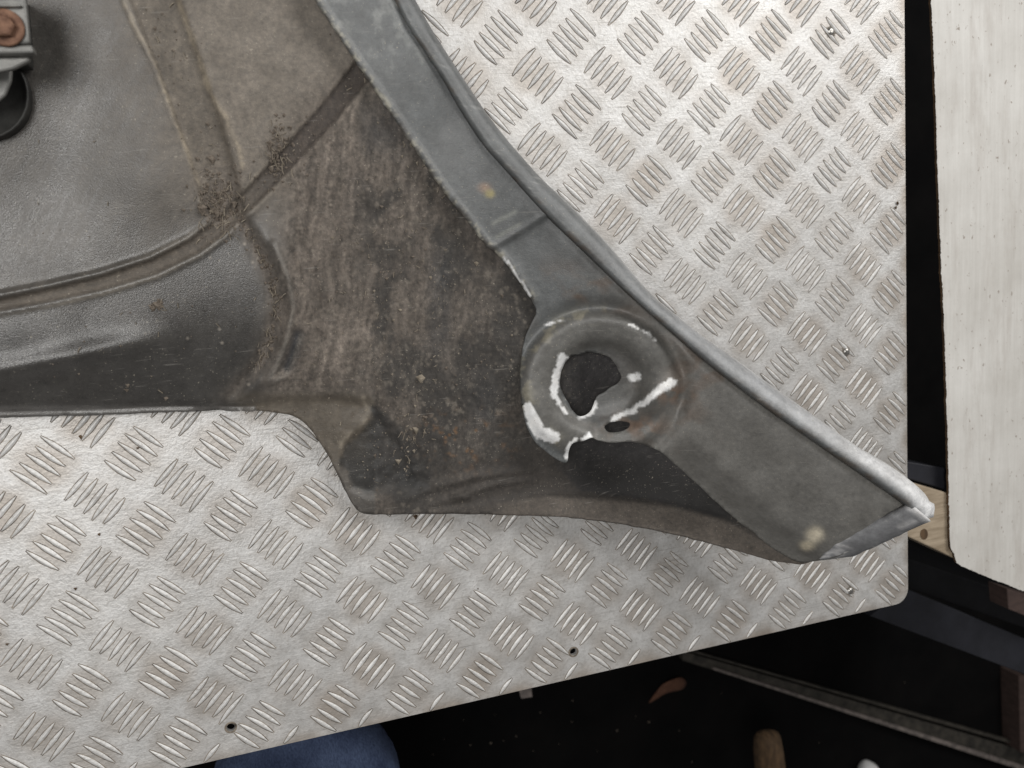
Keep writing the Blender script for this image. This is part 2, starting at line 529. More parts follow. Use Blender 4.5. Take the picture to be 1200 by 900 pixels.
def bar_mesh(L, W, Hh, bend, seed):
    """one raised lens-shaped tread with a grimy fillet round its foot"""
    r = random.Random(seed)
    n = 11
    V = []; F = []; mi = []
    prof = [(-1.0, -0.06, 0.00055), (-1.0, 0.0, 0), (-0.62, 0.72, 0), (0.0, 1.0, 0), (0.62, 0.72, 0), (1.0, 0.0, 0), (1.0, -0.06, 0.00055)]
    for k in range(n):
        t = -1 + 2 * k / (n - 1)
        w = W * 0.5 * max(0.05, (1 - abs(t) ** 2.0)) ** 0.9
        h = Hh * max(0.0, 1 - abs(t) ** 2.6) ** 0.7 + 0.00002
        x = t * L * 0.5
        yb = bend * (1 - t * t)
        for (a, hh, extra) in prof:
            y = a * w + math.copysign(extra, a) * 0.9 if extra else a * w
            z = hh * h if hh > 0 else (0.00012 if hh == 0 else 0.00003)
            V.append((x * (1.03 if extra else 1), yb + y + r.uniform(-1, 1) * 0.00008, z))
    m = len(prof)
    for k in range(n - 1):
        for j in range(m - 1):
            F.append((k * m + j, (k + 1) * m + j, (k + 1) * m + j + 1, k * m + j + 1))
            mi.append(1 if j in (0, m - 2) else 0)
    me = mesh_from(V, F, 'tread_bar')
    me.materials.append(M_BAR); me.materials.append(M_GRIME)
    me.polygons.foreach_set('material_index', mi)
    me.polygons.foreach_set('use_smooth', [True] * len(F))
    me.update()
    return me

# flip faces if needed
BARS = []
for s in range(4):
    bmsh = bar_mesh(0.0222 + 0.0008 * (s - 1.5), 0.0028, 0.00115, 0.0003 * (s - 1.5), s)
    if bmsh.polygons[3].normal.z < 0:
        bmsh.flip_normals()
    BARS.append(bmsh)

W2 = []
for ci in range(-9, 8):
    for cj in range(-3, 11):
        for off in (0.0, 0.5):
            gi, gj = ci + off, cj + off
            ang = -math.pi / 4 if off == 0 else math.pi / 4      # the two alternating directions
            dx, dy = math.cos(ang), math.sin(ang)
            jx = random.gauss(0, 0.0003); jy = random.gauss(0, 0.0003)
            wear = random.uniform(0.7, 1.05)
            for b in range(-2, 3):
                q = b * 0.00645
                cx = gi * PX + jx - dy * q; cy = -gj * PY + jy + dx * q
                if not (XL < cx < XR - 0.001 and YB + 0.001 < cy < YT):
                    continue
                a2 = ang + random.gauss(0, 0.012)
                sc = random.uniform(0.94, 1.04)
                # keep each bar inside the sheared edge: shorten those it cuts
                half = 0.0111 * sc
                lo, hi = -half, half
                for sgn in (-1, 1):
                    ex = abs(math.cos(a2)); ey = abs(math.sin(a2))
                    xs = cx + sgn * math.cos(a2) * half; ys = cy + sgn * math.sin(a2) * half
                    over = 0.0
                    if xs > XR - 0.0007: over = max(over, (xs - XR + 0.0007) / ex)
                    if ys < YB + 0.0007: over = max(over, (YB + 0.0007 - ys) / ey)
                    if sgn > 0: hi -= over
                    else: lo += over
                if hi - lo < 0.005:
                    continue
                W2.append((cx + math.cos(a2) * (lo + hi) / 2, cy + math.sin(a2) * (lo + hi) / 2, a2, (hi - lo) / 0.0222, wear * random.uniform(0.9, 1.08)))

# which bars the photograph shows: project and test against the frame and the wing's outline
def project(x, y, z):
    d = CAM_R @ (np.array([x, y, z]) - CAM_C)
    return 600 + FPX * d[0] / d[2], 450 + FPX * d[1] / d[2], d[2]
WING_MASK = [(-30, -30), (475, -30), (503, 30), (545, 95), (606, 178), (668, 240), (763, 345), (822, 393), (930, 470), (1050, 550), (1095, 590), (1090, 612), (985, 655), (940, 664), (850, 640), (700, 608), (560, 603), (425, 602), (395, 555), (345, 488), (250, 481), (-30, 490)]
shown, rest = [], []
for w in W2:
    u, v, dpt = project(w[0], w[1], 0)
    vis = -5 < u < 1205 and -5 < v < 905 and not inpoly(np.array([u]), np.array([v]), WING_MASK)[0]
    (shown if vis else rest).append((dpt, w))
shown.sort(key=lambda q: q[0])
singles = [w for _, w in shown[:300]]
joined = [w for _, w in shown[300:]] + [w for _, w in rest]
for k, (x, y, a, sl, sh) in enumerate(singles):
    o = bpy.data.objects.new('tread_bar', BARS[k % 4])
    COL.objects.link(o)
    o.parent = plate
    o.location = (x - plate.location.x, y - plate.location.y, 0)
    o.rotation_euler = (0, 0, a)
    o.scale = (sl, 1, sh)
VV, FF, MI = [], [], []
base = [np.array([tuple(v.co) for v in b.vertices]) for b in BARS]
bf = [[tuple(p.vertices) for p in b.polygons] for b in BARS]
bmi = [[p.material_index for p in b.polygons] for b in BARS]
o0 = 0
for k, (x, y, a, sl, sh) in enumerate(joined):
    q = base[k % 4] * np.array([sl, 1, sh])
    c, s = math.cos(a), math.sin(a)
    VV.append(np.stack([q[:, 0] * c - q[:, 1] * s + x, q[:, 0] * s + q[:, 1] * c + y, q[:, 2]], -1))
    FF += [tuple(i + o0 for i in f) for f in bf[k % 4]]
    MI += bmi[k % 4]
    o0 += len(q)
me = mesh_from(np.concatenate(VV), FF, 'tread_bars')
me.materials.append(M_BAR); me.materials.append(M_GRIME)
me.polygons.foreach_set('material_index', MI)
o = link('tread_bars', me, plate)
o['kind'] = 'stuff'

# screws and holes
def screw(u, v):
    p = at(u, v, 0)
    bm = bmesh.new()
    prof = [(0.0001, 0.0014), (0.0012, 0.0016), (0.0024, 0.0011), (0.0031, 0.0002), (0.0031, -0.001)]
    rings = []
    for r, z in prof:
        rings.append([bm.verts.new((r * math.cos(t), r * math.sin(t), z)) for t in np.linspace(0, 2 * math.pi, 14, endpoint=False)])
    for a, b in zip(rings[:-1], rings[1:]):
        for k in range(14):
            bm.faces.new((a[k], b[k], b[(k + 1) % 14], a[(k + 1) % 14]))
    for ang in (0.5, 0.5 + math.pi / 2):                 # cross slot as two small dark bars sunk into the head
        pass
    bmesh.ops.recalc_face_normals(bm, faces=bm.faces)
    me = bpy.data.meshes.new('screw'); bm.to_mesh(me); bm.free()
    o = link('screw', me, plate, M_SCREW)
    o.matrix_parent_inverse = Matrix.Identity(4)
    o.location = (p[0] - plate.location.x, p[1] - plate.location.y, 0.0002)
    ring = bpy.data.meshes.new('screw_burr')
    bm = bmesh.new()
    n = 18
    for k in range(n):
        a = 2 * math.pi * k / n
        r0 = 0.0031; r1 = 0.0042 + random.uniform(-0.0005, 0.0012)
        da = math.pi / n
        vs = [bm.verts.new((r0 * math.cos(a - da), r0 * math.sin(a - da), 0.0003)), bm.verts.new((r1 * math.cos(a), r1 * math.sin(a), 0.00006)), bm.verts.new((r0 * math.cos(a + da), r0 * math.sin(a + da), 0.0003))]
        bm.faces.new(vs)
    bm.to_mesh(ring); bm.free()
    g = link('burr', ring, o, M_GRIME)
    g.matrix_parent_inverse = Matrix.Identity(4)
for q in ((973, 37), (991.5, 412), (996, 692.5)):
    screw(*q)
for c in holes_c:
    bm = bmesh.new()
    n = 20
    rr = [(0.0027, -0.002), (0.00275, 0.00005), (0.0033, 0.00025), (0.0040, 0.00006)]
    rings = [[bm.verts.new((r * math.cos(t), r * math.sin(t), z)) for t in np.linspace(0, 2 * math.pi, n, endpoint=False)] for r, z in rr]
    for a, b in zip(rings[:-1], rings[1:]):
        for k in range(n):
            bm.faces.new((a[k], b[k], b[(k + 1) % n], a[(k + 1) % n]))
    bmesh.ops.recalc_face_normals(bm, faces=bm.faces)
    me = bpy.data.meshes.new('hole_rim'); bm.to_mesh(me); bm.free()
    o = link('hole_rim', me, plate, M_GRIME)
    o.matrix_parent_inverse = Matrix.Identity(4)
    o.location = (c[0] - plate.location.x, c[1] - plate.location.y, 0)

# ------------------------------------------------------------------ bench that carries the plate
bench = empty('workbench', (-0.04, -0.17, FLOOR_Z))
tag(bench, 'black bench frame with a raw pine batten under the tread plate', 'workbench')
def bbox_part(name, x0, x1, y0, y1, z0, z1, mat, parent=bench, bev=0.002, rot=0.0):
    me = box_mesh(x1 - x0, y1 - y0, z1 - z0, bev)
    o = link(name, me, parent, mat, False)
    o.matrix_parent_inverse = Matrix.Identity(4)
    o.location = Vector(((x0 + x1) / 2, (y0 + y1) / 2, (z0 + z1) / 2)) - (parent.location if parent else Vector())
    o.rotation_euler = (0, 0, rot)
    return o
bbox_part('bench_top', XL, XR - 0.035, YB + 0.03, YT, -0.021, -0.0032, M_BENCH)
for x in (XL + 0.03, XR - 0.08):
    for y in (YB + 0.06, YT - 0.05):
        bbox_part('leg', x - 0.025, x + 0.025, y - 0.025, y + 0.025, FLOOR_Z, -0.0212, M_BENCH)
# pine batten sticking out to the right, painted board lies on it
prism('batten', [(980, 545), (1064, 564), (1112, 578), (1230, 612), (1230, 700), (1126, 658), (1064, 629), (980, 600)], -0.0215, -0.055, bench, M_WOOD, 0.0012)
kn = mesh_from([at(1083 + 5 * math.cos(t) * 0.9, 626 + 6.5 * math.sin(t), -0.0211) for t in np.linspace(0, 2 * math.pi, 14, endpoint=False)], [tuple(range(14))])
link('knot', kn, bench, M_STUMP, False)
prism('frame_rail', [(980, 520), (1064, 541), (1112, 549), (1235, 574), (1235, 606), (1112, 575), (1064, 561), (980, 541)], -0.028, -0.05, bench, M_ANGLE, 0.001)

# white painted board on the right
wb = [(1088, -60), (1091, 0), (1094, 60), (1096.5, 120), (1098, 180), (1101, 250), (1102.5, 300), (1106, 370), (1108, 430), (1109.5, 480), (1111, 540), (1112, 590), (1113, 640), (1119, 650), (1121, 661), (1140, 669), (1170, 681), (1200, 693), (1260, 717), (1320, 740), (1320, -60)]
ed = resample(wb[:18], 4, closed=False, smooth=1, jitter=0.5, seed=4)
ed = resample([tuple(p) for p in ed], 2.2, closed=False, smooth=0)
ed = ed + rng.normal(0, 0.22, ed.shape)
wbp = [tuple(p) for p in ed] + wb[18:]
Vb, Fb = fill(np.array(wbp), 14)
Pb = at(Vb[:, 0], Vb[:, 1], -0.0182 + 0.0006 * (fbm(Vb[:, 0] / 30, Vb[:, 1] / 60, 2) - 0.5))
me = mesh_from(Pb, up(Pb, Fb), 'white_board')
board = link('painted_board', me, None, [M_WHITE, M_STUMP], False)
s_ = board.modifiers.new('thickness', 'SOLIDIFY'); s_.thickness = 0.0025; s_.material_offset_rim = 1; s_.offset = -1
tag(board, 'old white painted board along the right edge of the picture', 'board')

# ------------------------------------------------------------------ clutter in the dark below the bench
o = prism('steel_angle', [(1020, 722), (1062, 690), (1240, 765), (1300, 800), (1300, 850), (1200, 790)], -0.16, -0.175, None, M_ANGLE, 0.001)
tag(o, 'dark blue-grey flat steel bar below the plate corner', 'steel bar')
o = prism('upright_panel', [(1000, 650), (1065, 655), (1300, 735), (1300, 770), (1060, 688), (1000, 700)], -0.22, FLOOR_Z, None, M_BENCH, 0.001)
tag(o, 'black panel edge in the shadow under the white board', 'panel')
rail = empty('floor_rail', atv(1000, 830, -0.5))
tag(rail, 'long thin grimy metal rail crossing the dark floor at lower right', 'rail')
prism('web', [(800, 763), (1260, 897), (1260, 916), (800, 774)], -0.588, -0.60, rail, M_RAIL, 0.0005)
prism('lip', [(836, 782), (1260, 917), (1260, 923), (836, 785)], -0.583, -0.590, rail, M_RAIL2, 0.0005)
prism('lip', [(800, 759), (1260, 889), (1260, 893), (800, 761)], -0.582, -0.590, rail, M_RAIL, 0.0003)

def solid_blob(name, u, v, z, sx, sy, sz, mat, seed, rotz=0.0, rough=0.25, parent=None):
    bm = bmesh.new()
    bmesh.ops.create_icosphere(bm, subdivisions=3, radius=1)
    r = random.Random(seed); a, b2, c = [r.uniform(0, 9) for _ in range(3)]
    for w in bm.verts:
        d = 1 + rough * (math.sin(w.co.x * 3 + a) * math.sin(w.co.y * 2.6 + b2) + 0.5 * math.sin(w.co.z * 5 + c + w.co.x * 4))
        w.co = Vector((w.co.x * sx * d, w.co.y * sy * d, w.co.z * sz * d))
    me = bpy.data.meshes.new(name); bm.to_mesh(me); bm.free()
    o = link(name, me, parent, mat)
    o.location = atv(u, v, z); o.rotation_euler = (0, 0, rotz)
    return o
# stick: round-ended post standing on the floor, tilted toward the viewer
P0 = atv(900, 858, -0.42); P1 = atv(905, 935, -0.43)
bm = bmesh.new()
dr = (P1 - P0).normalized(); L = 0.16
rings = []
sx = dr.orthogonal().normalized(); sy = dr.cross(sx)
for k, (t, r) in enumerate(((0.0, 0.004), (0.004, 0.011), (0.012, 0.0145), (0.03, 0.0155), (0.08, 0.0160), (L, 0.016))):
    rings.append([bm.verts.new(P0 + dr * t + (sx * math.cos(a) * 1.1 + sy * math.sin(a)) * r * 1.2 * (1 + 0.1 * math.sin(3 * a + k))) for a in np.linspace(0, 2 * math.pi, 16, endpoint=False)])
for a, b in zip(rings[:-1], rings[1:]):
    for k in range(16):
        bm.faces.new((a[k], b[k], b[(k + 1) % 16], a[(k + 1) % 16]))
bm.faces.new(rings[0]); bm.faces.new(rings[-1])
bmesh.ops.recalc_face_normals(bm, faces=bm.faces)
me = bpy.data.meshes.new('wooden_handle'); bm.to_mesh(me); bm.free()
o = link('wooden_handle', me, None, M_STUMP)
tag(o, 'rounded end of a brown wooden handle at the bottom edge', 'handle')
# curled leaf
pts = [(758, 826), (768, 812), (776, 802), (787, 797), (799, 793), (806, 800), (801, 808), (790, 810), (779, 813), (768, 820)]
Vl, Fl = fill(resample(pts, 3), 4)
Pl = at(Vl[:, 0], Vl[:, 1], -0.592 + 0.012 * np.sin((Vl[:, 0] - 758) / 16))
me = mesh_from(Pl, up(Pl, Fl))
o = link('dry_leaf', me, None, M_LEAF)
o.modifiers.new('thickness', 'SOLIDIFY').thickness = 0.0012
tag(o, 'curled rust-red dry leaf lying on the black floor', 'leaf')
o = solid_blob('plastic_cap', 1018, 903, -0.575, 0.016, 0.016, 0.02, M_CHIPWHITE, 3, rough=0.04)
tag(o, 'round white plastic cap cut off by the bottom edge', 'cap')
prism('paint_flake', [(608, 808), (623, 806), (624, 817), (611, 819)], -0.30, -0.303, None, M_RAIL2, 0.0004)
tag(bpy.data.objects['paint_flake'], 'pale square flake just below the plate edge', 'flake')
prism('wood_offcut', [(1180, 690), (1260, 715), (1260, 745), (1182, 714)], -0.13, -0.155, None, M_REDWOOD, 0.0008)
tag(bpy.data.objects['wood_offcut'], 'reddish wood offcut tucked under the white board', 'wood block')
prism('wood_post', [(1194, 792), (1230, 792), (1235, 885), (1196, 882)], -0.56, FLOOR_Z, None, M_REDWOOD, 0.001)
tag(bpy.data.objects['wood_post'], 'dim brown wooden post at the lower right picture edge', 'post')
VV = []; FF = []
for (u, v, s) in [(671, 821, 2.2), (633, 835, 2.4), (605, 863, 2.2), (551, 873, 2.4), (575, 871, 2.6), (507, 884, 2.0), (723, 856, 2.6), (760, 846, 3.0), (796, 856, 2), (670, 846, 1.5), (543, 844, 1.6), (590, 868, 1.4), (625, 880, 1.2), (845, 812, 1.4), (811, 893, 1.6), (745, 840, 1.4), (700, 880, 1.2), (520, 866, 1.3), (960, 870, 1.3), (1060, 800, 1.2), (655, 872, 1.1), (580, 838, 1.2)]:
    c = at(u, v, FLOOR_Z + 0.003); r = s * 0.0008; o0 = len(VV)
    for dx, dy, dz in ((1, 0.2, 0), (-0.8, 0.5, 0), (0.1, -1.1, 0), (0.2, 0.6, 0), (0, 0, 0.9), (0, 0, -0.9)):
        VV.append(c + r * np.array([dx * random.uniform(0.6, 1.4), dy * random.uniform(0.6, 1.4), dz]))
    for f in ((0, 3, 4), (3, 1, 4), (1, 2, 4), (2, 0, 4), (3, 0, 5), (1, 3, 5), (2, 1, 5), (0, 2, 5)):
        FF.append(tuple(o0 + i for i in f))
o = link('floor_grit', mesh_from(VV, FF), None, M_CHIP, False)
tag(o, 'pale grit specks scattered on the black floor', 'grit', kind='stuff')
o.data.materials[0] = M_CRUMB

# person's knee in jeans, bottom left
def leg():
    spine = [(at(350, 1330, -0.10), 0.092), (at(350, 1120, -0.125), 0.088), (at(355, 1010, -0.145), 0.083), (at(358, 950, -0.165), 0.078), (at(359, 915, -0.185), 0.072), (at(360, 900, -0.225), 0.064), (at(360, 905, -0.30), 0.060), (at(360, 935, -0.42), 0.055), (at(361, 960, -0.56), 0.050)]
    bm = bmesh.new()
    C = [Vector(s[0].tolist()) for s in spine]; Rr = [s[1] for s in spine]
    # denser, smooth
    pts = []; n = 10
    for k in range(len(C) - 1):
        p0, p1, p2, p3 = C[max(k - 1, 0)], C[k], C[k + 1], C[min(k + 2, len(C) - 1)]
        for q in range(n):
            t = q / n
            p = 0.5 * ((2 * p1) + (p2 - p0) * t + (2 * p0 - 5 * p1 + 4 * p2 - p3) * t * t + (3 * p1 - p0 - 3 * p2 + p3) * t ** 3)
            pts.append((p, Rr[k] * (1 - t) + Rr[k + 1] * t))
    pts.append((C[-1], Rr[-1]))
    rings = []; m = 40
    side = Vector((1, 0, 0))
    for k, (p, r) in enumerate(pts):
        tg = (pts[min(k + 1, len(pts) - 1)][0] - pts[max(k - 1, 0)][0]).normalized()
        sx = (side - tg * side.dot(tg)).normalized(); sy = tg.cross(sx)
        ring = []
        for j in range(m):
            a = 2 * math.pi * j / m
            w = 1 + 0.035 * math.sin(k * 0.55 + 2.2 * math.sin(a)) + 0.02 * math.sin(k * 1.3 + a * 3)
            ring.append(bm.verts.new(p + (sx * math.cos(a) * 1.12 + sy * math.sin(a)) * r * w))
        rings.append(ring)
    for a, b in zip(rings[:-1], rings[1:]):
        for k in range(m):
            bm.faces.new((a[k], b[k], b[(k + 1) % m], a[(k + 1) % m]))
    bm.faces.new(rings[0]); bm.faces.new(rings[-1])
    bmesh.ops.recalc_face_normals(bm, faces=bm.faces)
    me = bpy.data.meshes.new('jeans_leg'); bm.to_mesh(me); bm.free()
    return me
person = empty('person', atv(340, 960, FLOOR_Z))
tag(person, 'bent knee of a person in blue jeans below the plate edge', 'person')
link('jeans_leg', leg(), person, M_DENIM)
sh = box_mesh(0.10, 0.26, 0.07, 0.03, 4)
sho = link('shoe', sh, person, M_RUBBER)
sho.matrix_parent_inverse = Matrix.Identity(4)
sho.location = (0.0, 0.05, 0.036)

# ------------------------------------------------------------------ the wing (inner side up)
wing = empty('car_wing', atv(430, 400, 0))
tag(wing, 'dirty grey steel car wing, inner side up, with a torn round boss and pointed end', 'car wing')

C_TAN = np.array([0.138, 0.120, 0.100])
C_DUST = np.array([0.172, 0.152, 0.130])
C_MUD = np.array([0.120, 0.104, 0.091])
C_GREY = np.array([0.074, 0.069, 0.063])
C_COAT = np.array([0.048, 0.046, 0.044])
C_STRIP = np.array([0.125, 0.132, 0.135])
C_BLACK = np.array([0.022, 0.022, 0.022])
C_LIGHT = np.array([0.36, 0.32, 0.265])
C_WHITE = np.array([0.93, 0.94, 0.95])

BAND = [(168, -40), (190, 20), (208, 70), (240, 165), (262, 240)]
BAND_L = [(135, -40), (147, 5), (160, 35), (182, 75), (205, 140), (222, 185), (233, 215), (237, 245)]
BAND_R = [(200, -40), (212, 10), (232, 65), (246, 108), (266, 140), (280, 175), (284, 195)]
GROOVE = [(-40, 364), (0, 357), (60, 345), (120, 331), (180, 312), (228, 288), (262, 262), (300, 225), (340, 182), (380, 138), (428, 78)]
RIDGE = [(-40, 446), (0, 437), (80, 420), (150, 404), (230, 392)]
VALLEY = [(285, 262), (306, 300), (322, 335), (325, 365), (316, 400), (300, 430), (272, 462), (255, 480)]
RIB = [(322, 285), (338, 325), (344, 360), (337, 395), (326, 425), (316, 446)]
RIB2 = [(352, 392), (346, 415), (336, 440), (322, 447)]
SLOT = [(349, 392), (343, 414), (337, 430)]
CREASE = [(240, 478), (285, 468), (340, 463), (395, 463), (425, 468)]
PATCH = [(426, 466), (446, 476), (478, 500), (512, 545), (522, 578), (490, 594), (440, 590), (408, 575), (396, 545), (400, 518), (410, 508), (424, 498), (432, 484)]
FOLD1 = [(468, 588), (510, 570), (560, 558), (620, 552)]
FOLD2 = [(505, 592), (540, 580), (585, 566), (630, 562)]
STEP = [(560, 590), (640, 578), (720, 582), (790, 590), (850, 606), (900, 632)]

BASE_Z = TPS([(-40, -40, 5.4), (60, -30, 5.0), (150, -30, 5.0), (260, -30, 5.2), (380, -40, 5.3), (0, 100, 4.5), (100, 100, 4.2), (200, 100, 5.0), (300, 80, 5.1),
              (380, 60, 5.0), (-40, 220, 3.8), (80, 220, 3.5), (180, 220, 4.2), (-40, 330, 3.5), (100, 300, 3.4), (220, 260, 3.7), (300, 180, 4.5), (380, 150, 5.0),
              (470, 160, 5.2), (-40, 390, 3.3), (100, 370, 3.2), (220, 330, 3.4), (290, 300, 3.7), (-40, 440, 3.2), (80, 422, 3.1), (170, 405, 3.0), (240, 400, 2.8),
              (-40, 488, 1.2), (80, 486, 1.2), (180, 482, 1.2), (280, 480, 1.3), (345, 488, 1.2), (380, 525, 1.0), (425, 600, 1.0), (240, 450, 1.9), (300, 440, 2.2),
              (360, 300, 4.0), (340, 380, 3.3), (440, 250, 4.3), (440, 380, 3.2), (380, 450, 2.6), (540, 260, 4.4), (540, 400, 3.5), (620, 340, 4.6), (620, 440, 3.7),
              (470, 500, 2.2), (440, 560, 1.5), (550, 510, 2.5), (530, 570, 1.6), (500, 602, 1.2), (570, 603, 1.6), (640, 540, 1.6), (640, 580, 1.5), (640, 605, 1.9), (720, 540, 0.4),
              (720, 575, 0.3), (710, 609, 2.4), (700, 460, 2.6), (800, 560, 0.8), (800, 595, 1.4), (790, 624, 3.2), (860, 600, 3.2), (855, 641, 4.2), (940, 662, 6.0), (930, 640, 5.6), (900, 560, 4)])

def base_z(u, v):
    z = BASE_Z(u, v)
    d, s, t = pdist(u, v, BAND)
    hw = 31 - 5 * t
    z = z - 0.0042 * (1 - sstep(0.72, 1.02, d / hw)) * (1 - sstep(252, 280, v))
    dl, _, tl = pdist(u, v, BAND_L)
    z = z + 0.0011 * np.exp(-(dl / 3.6) ** 2)
    dr_, _, _ = pdist(u, v, BAND_R)
    z = z + 0.0010 * np.exp(-(dr_ / 4.0) ** 2)
    d, s, t = pdist(u, v, GROOVE)
    hw = 6.5 + 8.5 * t
    z = z - 0.0030 * (1 - sstep(0.55, 1.05, d / hw))
    z = z + 0.0024 * np.exp(-((s + 11) / 4.0) ** 2) * (1 - sstep(0.42, 0.62, t))
    z = z + 0.0008 * np.exp(-((s - 8 - 8 * t) / 4.0) ** 2)
    d, s, t = pdist(u, v, RIDGE)
    z = z + 0.0042 * np.exp(-np.where(s > 0, s / 11, s / 15) ** 2) * (1 - sstep(0.55, 1.0, t))
    d, s, t = pdist(u, v, VALLEY)
    z = z - 0.0036 * np.exp(-(d / 7.5) ** 2)
    z = z + 0.0022 * np.exp(-((s + 16) / 7) ** 2) * sstep(0, 0.2, t) * (1 - sstep(0.75, 1, t))
    for poly, a, w in ((RIB, 0.0024, 5), ([(338, 272), (357, 318), (363, 355), (357, 392)], 0.0014, 4), ([(352, 262), (372, 310), (380, 350), (376, 385)], 0.0010, 5), (RIB2, 0.0022, 3.5), (SLOT, -0.0045, 5)):
        d, _, t = pdist(u, v, poly)
        z = z + a * np.exp(-(d / w) ** 2)
    d, s, t = pdist(u, v, CREASE)
    z = z - 0.0035 * sstep(-3, 9, s) * (d < 40) * np.exp(-(d / 26) ** 2)
    pm = inpoly(u, v, PATCH)
    dp, _, _ = pdist(u, v, PATCH + PATCH[:1])
    z = z - 0.0030 * np.where(pm, sstep(0, 8 + 30 * sstep(420, 480, u), dp), 0)
    for poly, a, w in ((FOLD1, 0.0030, 5), (FOLD2, 0.0028, 4)):
        d, _, t = pdist(u, v, poly)
        z = z + a * np.exp(-(d / w) ** 2) * np.sin(math.pi * np.clip(t, 0.02, 0.98)) ** 0.5
    z = z + 0.004 * np.exp(-((u - 544) ** 2 / 80 + (v - 583) ** 2 / 18))
    d, s, t = pdist(u, v, STEP)
    z = z + 0.004 * sstep(-4, 6, s) * (d < 60) * np.sin(math.pi * np.clip(t, 0.02, 0.98)) ** 0.4
    # rolled hem along the lower left edge
    dh, sh_, _ = pdist(u, v, [(-40, 483), (100, 480), (200, 476), (300, 476)])
    z = z - 0.0022 * np.exp(-(dh / 2.6) ** 2) * (u < 300)
    muddy = mud_amount(u, v)
    z = z + muddy * (0.0020 * (fbm(u / 7, v / 16, 41) - 0.5) + 0.0012 * (fbm(u / 3.2, v / 5, 43, 3) - 0.5))
    z = z + 0.0010 * (fbm(u / 90, v / 90, 45, 1) - 0.5)
    return z

def mud_amount(u, v):
    """1 in the crusted middle, 0 on the clean left"""
    m = sstep(300, 350, u + 0.10 * (v - 300)) * sstep(60, 190, v + 0.35 * (u - 330))
    d, _, t = pdist(u, v, VALLEY)
    m = np.maximum(m, 0.9 * np.exp(-(d / 11) ** 2))
    b = np.exp(-(((u - 258) / 26) ** 2 + ((v - 232) / 32) ** 2)) + np.exp(-(((u - 328) / 16) ** 2 + ((v - 182) / 24) ** 2))
    m = np.maximum(m, np.clip(b * 1.1, 0, 1))
    m = m * (1 - 0.7 * sstep(450, 475, v) * (u < 440)) * (1 - 0.6 * sstep(560, 600, u) * sstep(480, 540, v))
    return np.clip(m, 0, 1)

def lerp(a, b, t):
    return a + (b - a) * t[:, None]

